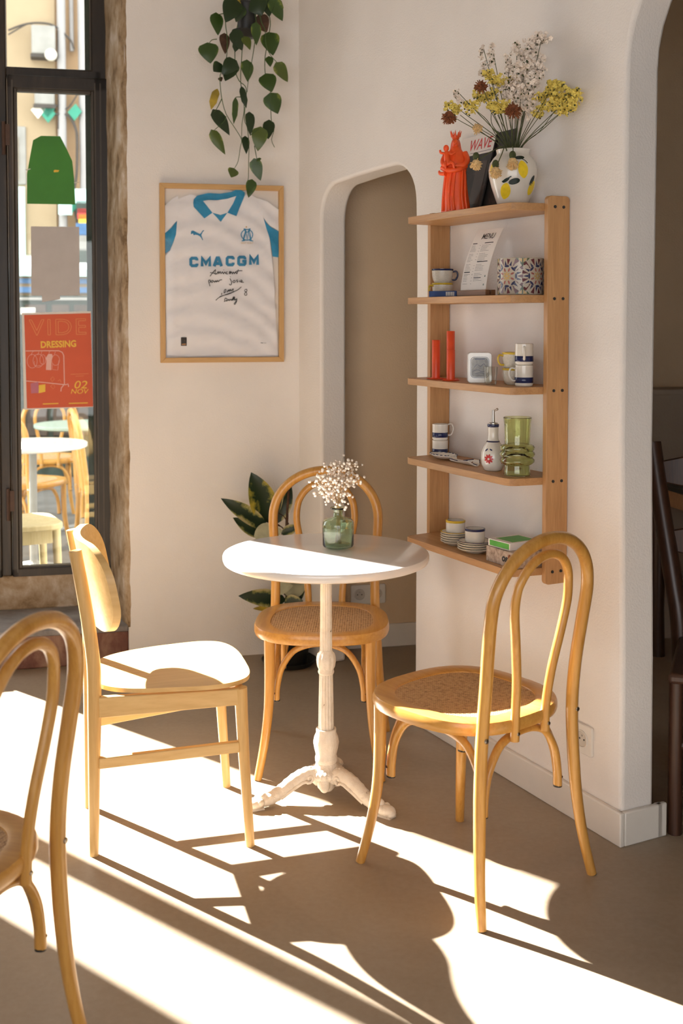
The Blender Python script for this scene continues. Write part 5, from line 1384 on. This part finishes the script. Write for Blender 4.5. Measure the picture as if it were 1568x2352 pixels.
crn = merge(lathe([(.0095, .226), (.0112, .229), (.0122, .236), (.0108, .237), (.009, .229)], 24), *[tube([(.0112 * cos(a), .0112 * sin(a), .234), (.0178 * cos(a), .0178 * sin(a), .2525)], [.0038, .0005], 6) for a in [2 * pi * i / 7 + .2 for i in range(7)]])
mk('crown', crn, 'orange_resin', hd, 60)
mk('arms', merge(tube(spline([(.027, -.004, .183), (.036, -.016, .160), (.026, -.030, .143), (.004, -.036, .142)], 5), [.0105, .0065], 10), tube(spline([(-.026, -.004, .183), (-.037, -.014, .160), (-.034, -.030, .146), (-.018, -.036, .150)], 5), [.0105, .0065], 10), ball((.002, -.037, .142), .0065, 8, 6, (1.3, .8, .7)), ball((-.016, -.038, .150), .0065, 8, 6, (1.2, .8, .7))), 'orange_resin', fg, 60)
ch = merge(tube(spline([(-.022, -.030, .150), (-.025, -.030, .165), (-.026, -.028, .180), (-.027, -.026, .186)], 4), [.0115, .0065], 12), ball((-.028, -.027, .196), .0098, 14, 10, (.9, .95, 1.1)), tube(spline([(-.020, -.034, .180), (-.010, -.040, .176), (.0, -.036, .182)], 4), [.0045, .003], 8), tube(spline([(-.033, -.030, .180), (-.044, -.034, .182), (-.046, -.034, .190)], 4), [.0045, .003], 8), tube(spline([(-.018, -.034, .152), (-.006, -.044, .148), (-.002, -.044, .132)], 4), [.006, .0036], 8), tube(spline([(-.028, -.034, .152), (-.030, -.046, .146), (-.028, -.046, .132)], 4), [.006, .0036], 8))
mk('child', ch, 'orange_resin', fg, 60)
dr = []
for i in range(5):
    a = -pi / 2 + (i - 2) * .52 + (.12 if i % 2 else -.06)
    dr.append(tube(spline([(.031 * cos(a + .2), .027 * sin(a + .2), .150), (.036 * cos(a), .031 * sin(a), .105), (.040 * cos(a - .1), .034 * sin(a - .1), .05), (.0435 * cos(a), .0355 * sin(a), .006)], 4), [.0030, .0046], 7))
dr.append(tube(spline([(-.040, -.014, .138), (-.020, -.034, .128), (.010, -.036, .130), (.034, -.018, .142)], 5), [.0085, .0065], 8))
dr.append(tube(spline([(-.050, -.010, .128), (-.046, -.020, .120), (-.030, -.032, .118)], 5), [.0035, .0075], 8))
mk('drapery_folds', merge(*dr), 'orange_resin', fg, 60)

# --- magazines leaning against the wall behind it
def magazine(label, t, d0, d1, w, h, th, tone):
    lean = math.asin((d0 - d1) / h)
    o = thing('magazine', label, 'magazine', at_shelf(t, d0, 0), RB, 'magazines on the top board')
    R = Matrix.Rotation(-lean, 4, 'X')
    def ln_(vf): return move(vf, mat=R)
    mk('cover', ln_(box(0, w, 0, th, 0, h)), tone, o, bevel=.0008)
    mk('pages', ln_(box(.001, w - .0015, .0008, th - .0008, .001, h + .0004)), 'paper', o, smooth=0)
    return o, ln_
mg, ln_ = magazine('dark-covered magazine with a white WAVE title band behind the orange statuette', 1.268, .080, .012, .200, .262, .006, 'mag_dark')
tb_ = mk('title_band', ln_(box(.001, .199, -.0006, 0, .196, .2615)), 'paper', mg, smooth=0)
tx = text('WAVE', .052, 0, 'CENTER', .10, .0004)
mk('title', ln_(([V3(p.x * .86 + .122, -.0012, p.y + .213) for p in tx[0]], tx[1])), 'wave_red', tb_, 0)
mk('title_rule', ln_(merge(box(.075, .19, -.0012, -.0007, .203, .2045))), 'ink_grey', tb_, smooth=0)
tx = text('Co', .028, 0, 'LEFT', .1, .0005)
mk('caption', ln_(([V3(p.x + .006, -.0010, p.y + .062) for p in tx[0]], tx[1])), 'paper', mg, 0)
mk('small_print', ln_(merge(*[box(.006, .006 + rng.uniform(.02, .05), -.0010, -.0005, .012 + .0065 * i, .0145 + .0065 * i) for i in range(6)])), 'ink_grey', mg, smooth=0)
mk('cover_picture', ln_(box(.13, .185, -.0008, -.0003, .03, .17)), 'shop_brown', mg, smooth=0)
magazine('thin dark magazine leaning furthest back, right of the WAVE magazine', 1.385, .060, .006, .175, .255, .005, 'mag_dark')
dk = mk('coin_dish', lathe([(0, 0), (.020, 0), (.024, .004), (.022, .0045), (.018, .002), (0, .002)], 24), 'walnut', loc=at_shelf(1.262, .125, 0), smooth=50)
tag(dk, 'tiny brown wooden dish at the left end of the top board', 'dish')

# ------------------------------------------------------------------ darker back room seen past the partition
dcp = on_floor(1562, 1795)
dc = thing('ladder_back_chair', 'dark wooden ladder-back chair in the dim room at the right edge', 'chair', (dcp.x, dcp.y, 0), radians(-20))
def post(x):
    return tube(spline([(x, 0, 0), (x, 0, .42), (x - .012, -.06 + .06, .60), (x - .07, .02, .85), (x - .115, .04, 1.05)], 5), .021, 12)
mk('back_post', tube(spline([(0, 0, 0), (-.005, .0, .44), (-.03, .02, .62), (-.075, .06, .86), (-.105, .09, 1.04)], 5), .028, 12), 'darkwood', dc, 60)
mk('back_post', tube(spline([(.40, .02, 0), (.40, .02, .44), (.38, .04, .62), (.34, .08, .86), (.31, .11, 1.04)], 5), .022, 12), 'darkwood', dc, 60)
for z, dx, dy in ((.955, -.09, .075), (.745, -.05, .04), (.56, -.02, .02)):
    pr_ = [(0, -.035), (.08, -.048), (.2, -.035), (.32, -.048), (.41, -.035), (.41, .025), (.32, .045), (.2, .03), (.08, .045), (0, .025)]
    v, f = prism(pr_, -.009, .009)
    mk('slat', ([V3(p.x + dx, dy + p.z + .01, z + p.y) for p in v], f), 'darkwood', dc, bevel=.004)
mk('seat', box(-.01, .42, -.42, .03, .43, .46), 'darkwood', dc, bevel=.01)
for x in (.01, .39):
    mk('leg', tube([(x, -.38, 0), (x, -.38, .44)], .02, 10), 'darkwood', dc)
mk('stretcher', merge(tube([(.0, 0, .2), (.01, -.38, .2)], .012, 8), tube([(.4, 0, .2), (.39, -.38, .2)], .012, 8), tube([(.01, -.38, .25), (.39, -.38, .25)], .012, 8)), 'darkwood', dc)
dt = thing('dining_table', 'dark dining table with tan edge in the dim back room', 'table', WA(1.95, .62), RA)
mk('tabletop', box(-.55, .8, -.40, .30, .735, .755), 'black', dt, bevel=.003)
mk('edge_band', box(-.545, .795, -.395, .295, .67, .735), 'tan_wood', dt, bevel=.003)
for x in (-.48, .72):
    for y in (-.33, .23): mk('leg', tube([(x, y, 0), (x, y, .2), (x, y, .67)], [.03, .024, .034], 12), 'darkwood', dt)
mk('lower_rail', box(-.48, .72, -.06, -.02, .30, .36), 'darkwood', dt)
bw = mk('bowl', shell([(.03, 0), (.05, .012), (.075, .045), (.085, .075)], .004, 28), 'saucer_dark', loc=WA(1.64, .74, .7555), smooth=50)
tag(bw, 'dark glazed bowl on the dining table in the back room', 'bowl')
gl2 = mk('drinking_glass', shell([(.028, 0), (.034, .05), (.036, .06)], .002, 24), 'clear_glass', loc=WA(1.72, .84, .7555), smooth=50)
tag(gl2, 'squat clear glass on the dining table in the back room', 'glass')
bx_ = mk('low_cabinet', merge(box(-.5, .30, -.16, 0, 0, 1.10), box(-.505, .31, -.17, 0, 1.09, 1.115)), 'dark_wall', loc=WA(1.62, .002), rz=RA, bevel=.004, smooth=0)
tag(bx_, 'pale waist-high boxed ledge against the far wall of the back room', 'ledge')

# ------------------------------------------------------------------ terrace outside the window
GT = 'bentwood chairs on the terrace'
for (px, Y_, f, lab) in ((58, -2.55, (.35, .9), 'bentwood terrace chair behind the white table at the left of the pane'), (265, -2.3, (.9, .35), 'bentwood terrace chair cut off by the right side of the pane'), (110, -3.75, (-.3, .95), 'bentwood terrace chair furthest out in the street')):
    s = on_a(px, 1000, Y_)[0]
    dup(rch, WA(s, Y_, GZ), heading(*f), lab, GT)
def round_table(loc, top, m, lab, r=.30):
    t = thing('terrace_table', lab, 'table', loc, 0, 'round terrace tables')
    mk('tabletop', lathe([(0, top - .028), (r - .01, top - .028), (r, top - .02), (r, top - .004), (r - .004, top), (0, top)], 40), m, t, 40)
    mk('column', tube([(0, 0, .04), (0, 0, top - .028)], .022, 12), 'meter', t)
    mk('base', merge(*[tube([(0, 0, .08), (.15 * cos(a), .15 * sin(a), .05), (.26 * cos(a), .26 * sin(a), .012)], [.02, .013], 8) for a in (.4, 2.5, 4.6)]), 'meter', t)
s = on_a(75, 1010, -1.85)[0]
round_table(WA(s, -1.85, GZ), .76, 'table_top', 'white round terrace table nearest the window pane')
s = on_a(185, 1000, -3.0)[0]
round_table(WA(s, -3.0, GZ), .76, 't_green', 'sage green round terrace table behind the white one')
s = on_a(35, 1100, -1.0)[0]
stl = thing('wooden_stool', 'pale yellow wooden stool outside by the lower left of the pane', 'stool', WA(s, -.98, GZ), RA + .25)
mk('seat', prism(rrect(-.20, .20, -.19, .19, .08), .445, .475), 'cream_wood', stl, bevel=.006)
for x in (-.16, .16):
    for y in (-.15, .15): mk('leg', tube([(x * 1.1, y * 1.1, 0), (x, y, .45)], [.016, .022], 10), 'cream_wood', stl)
mk('apron', merge(box(-.16, .16, -.16, -.14, .38, .445), box(-.16, .16, .14, .16, .38, .445), box(-.17, -.15, -.15, .15, .38, .445), box(.15, .17, -.15, .15, .38, .445)), 'cream_wood', stl, bevel=.002)
mk('stretcher', merge(box(-.16, .16, -.165, -.145, .18, .21), box(-.16, .16, .145, .165, .18, .21)), 'cream_wood', stl, bevel=.002)
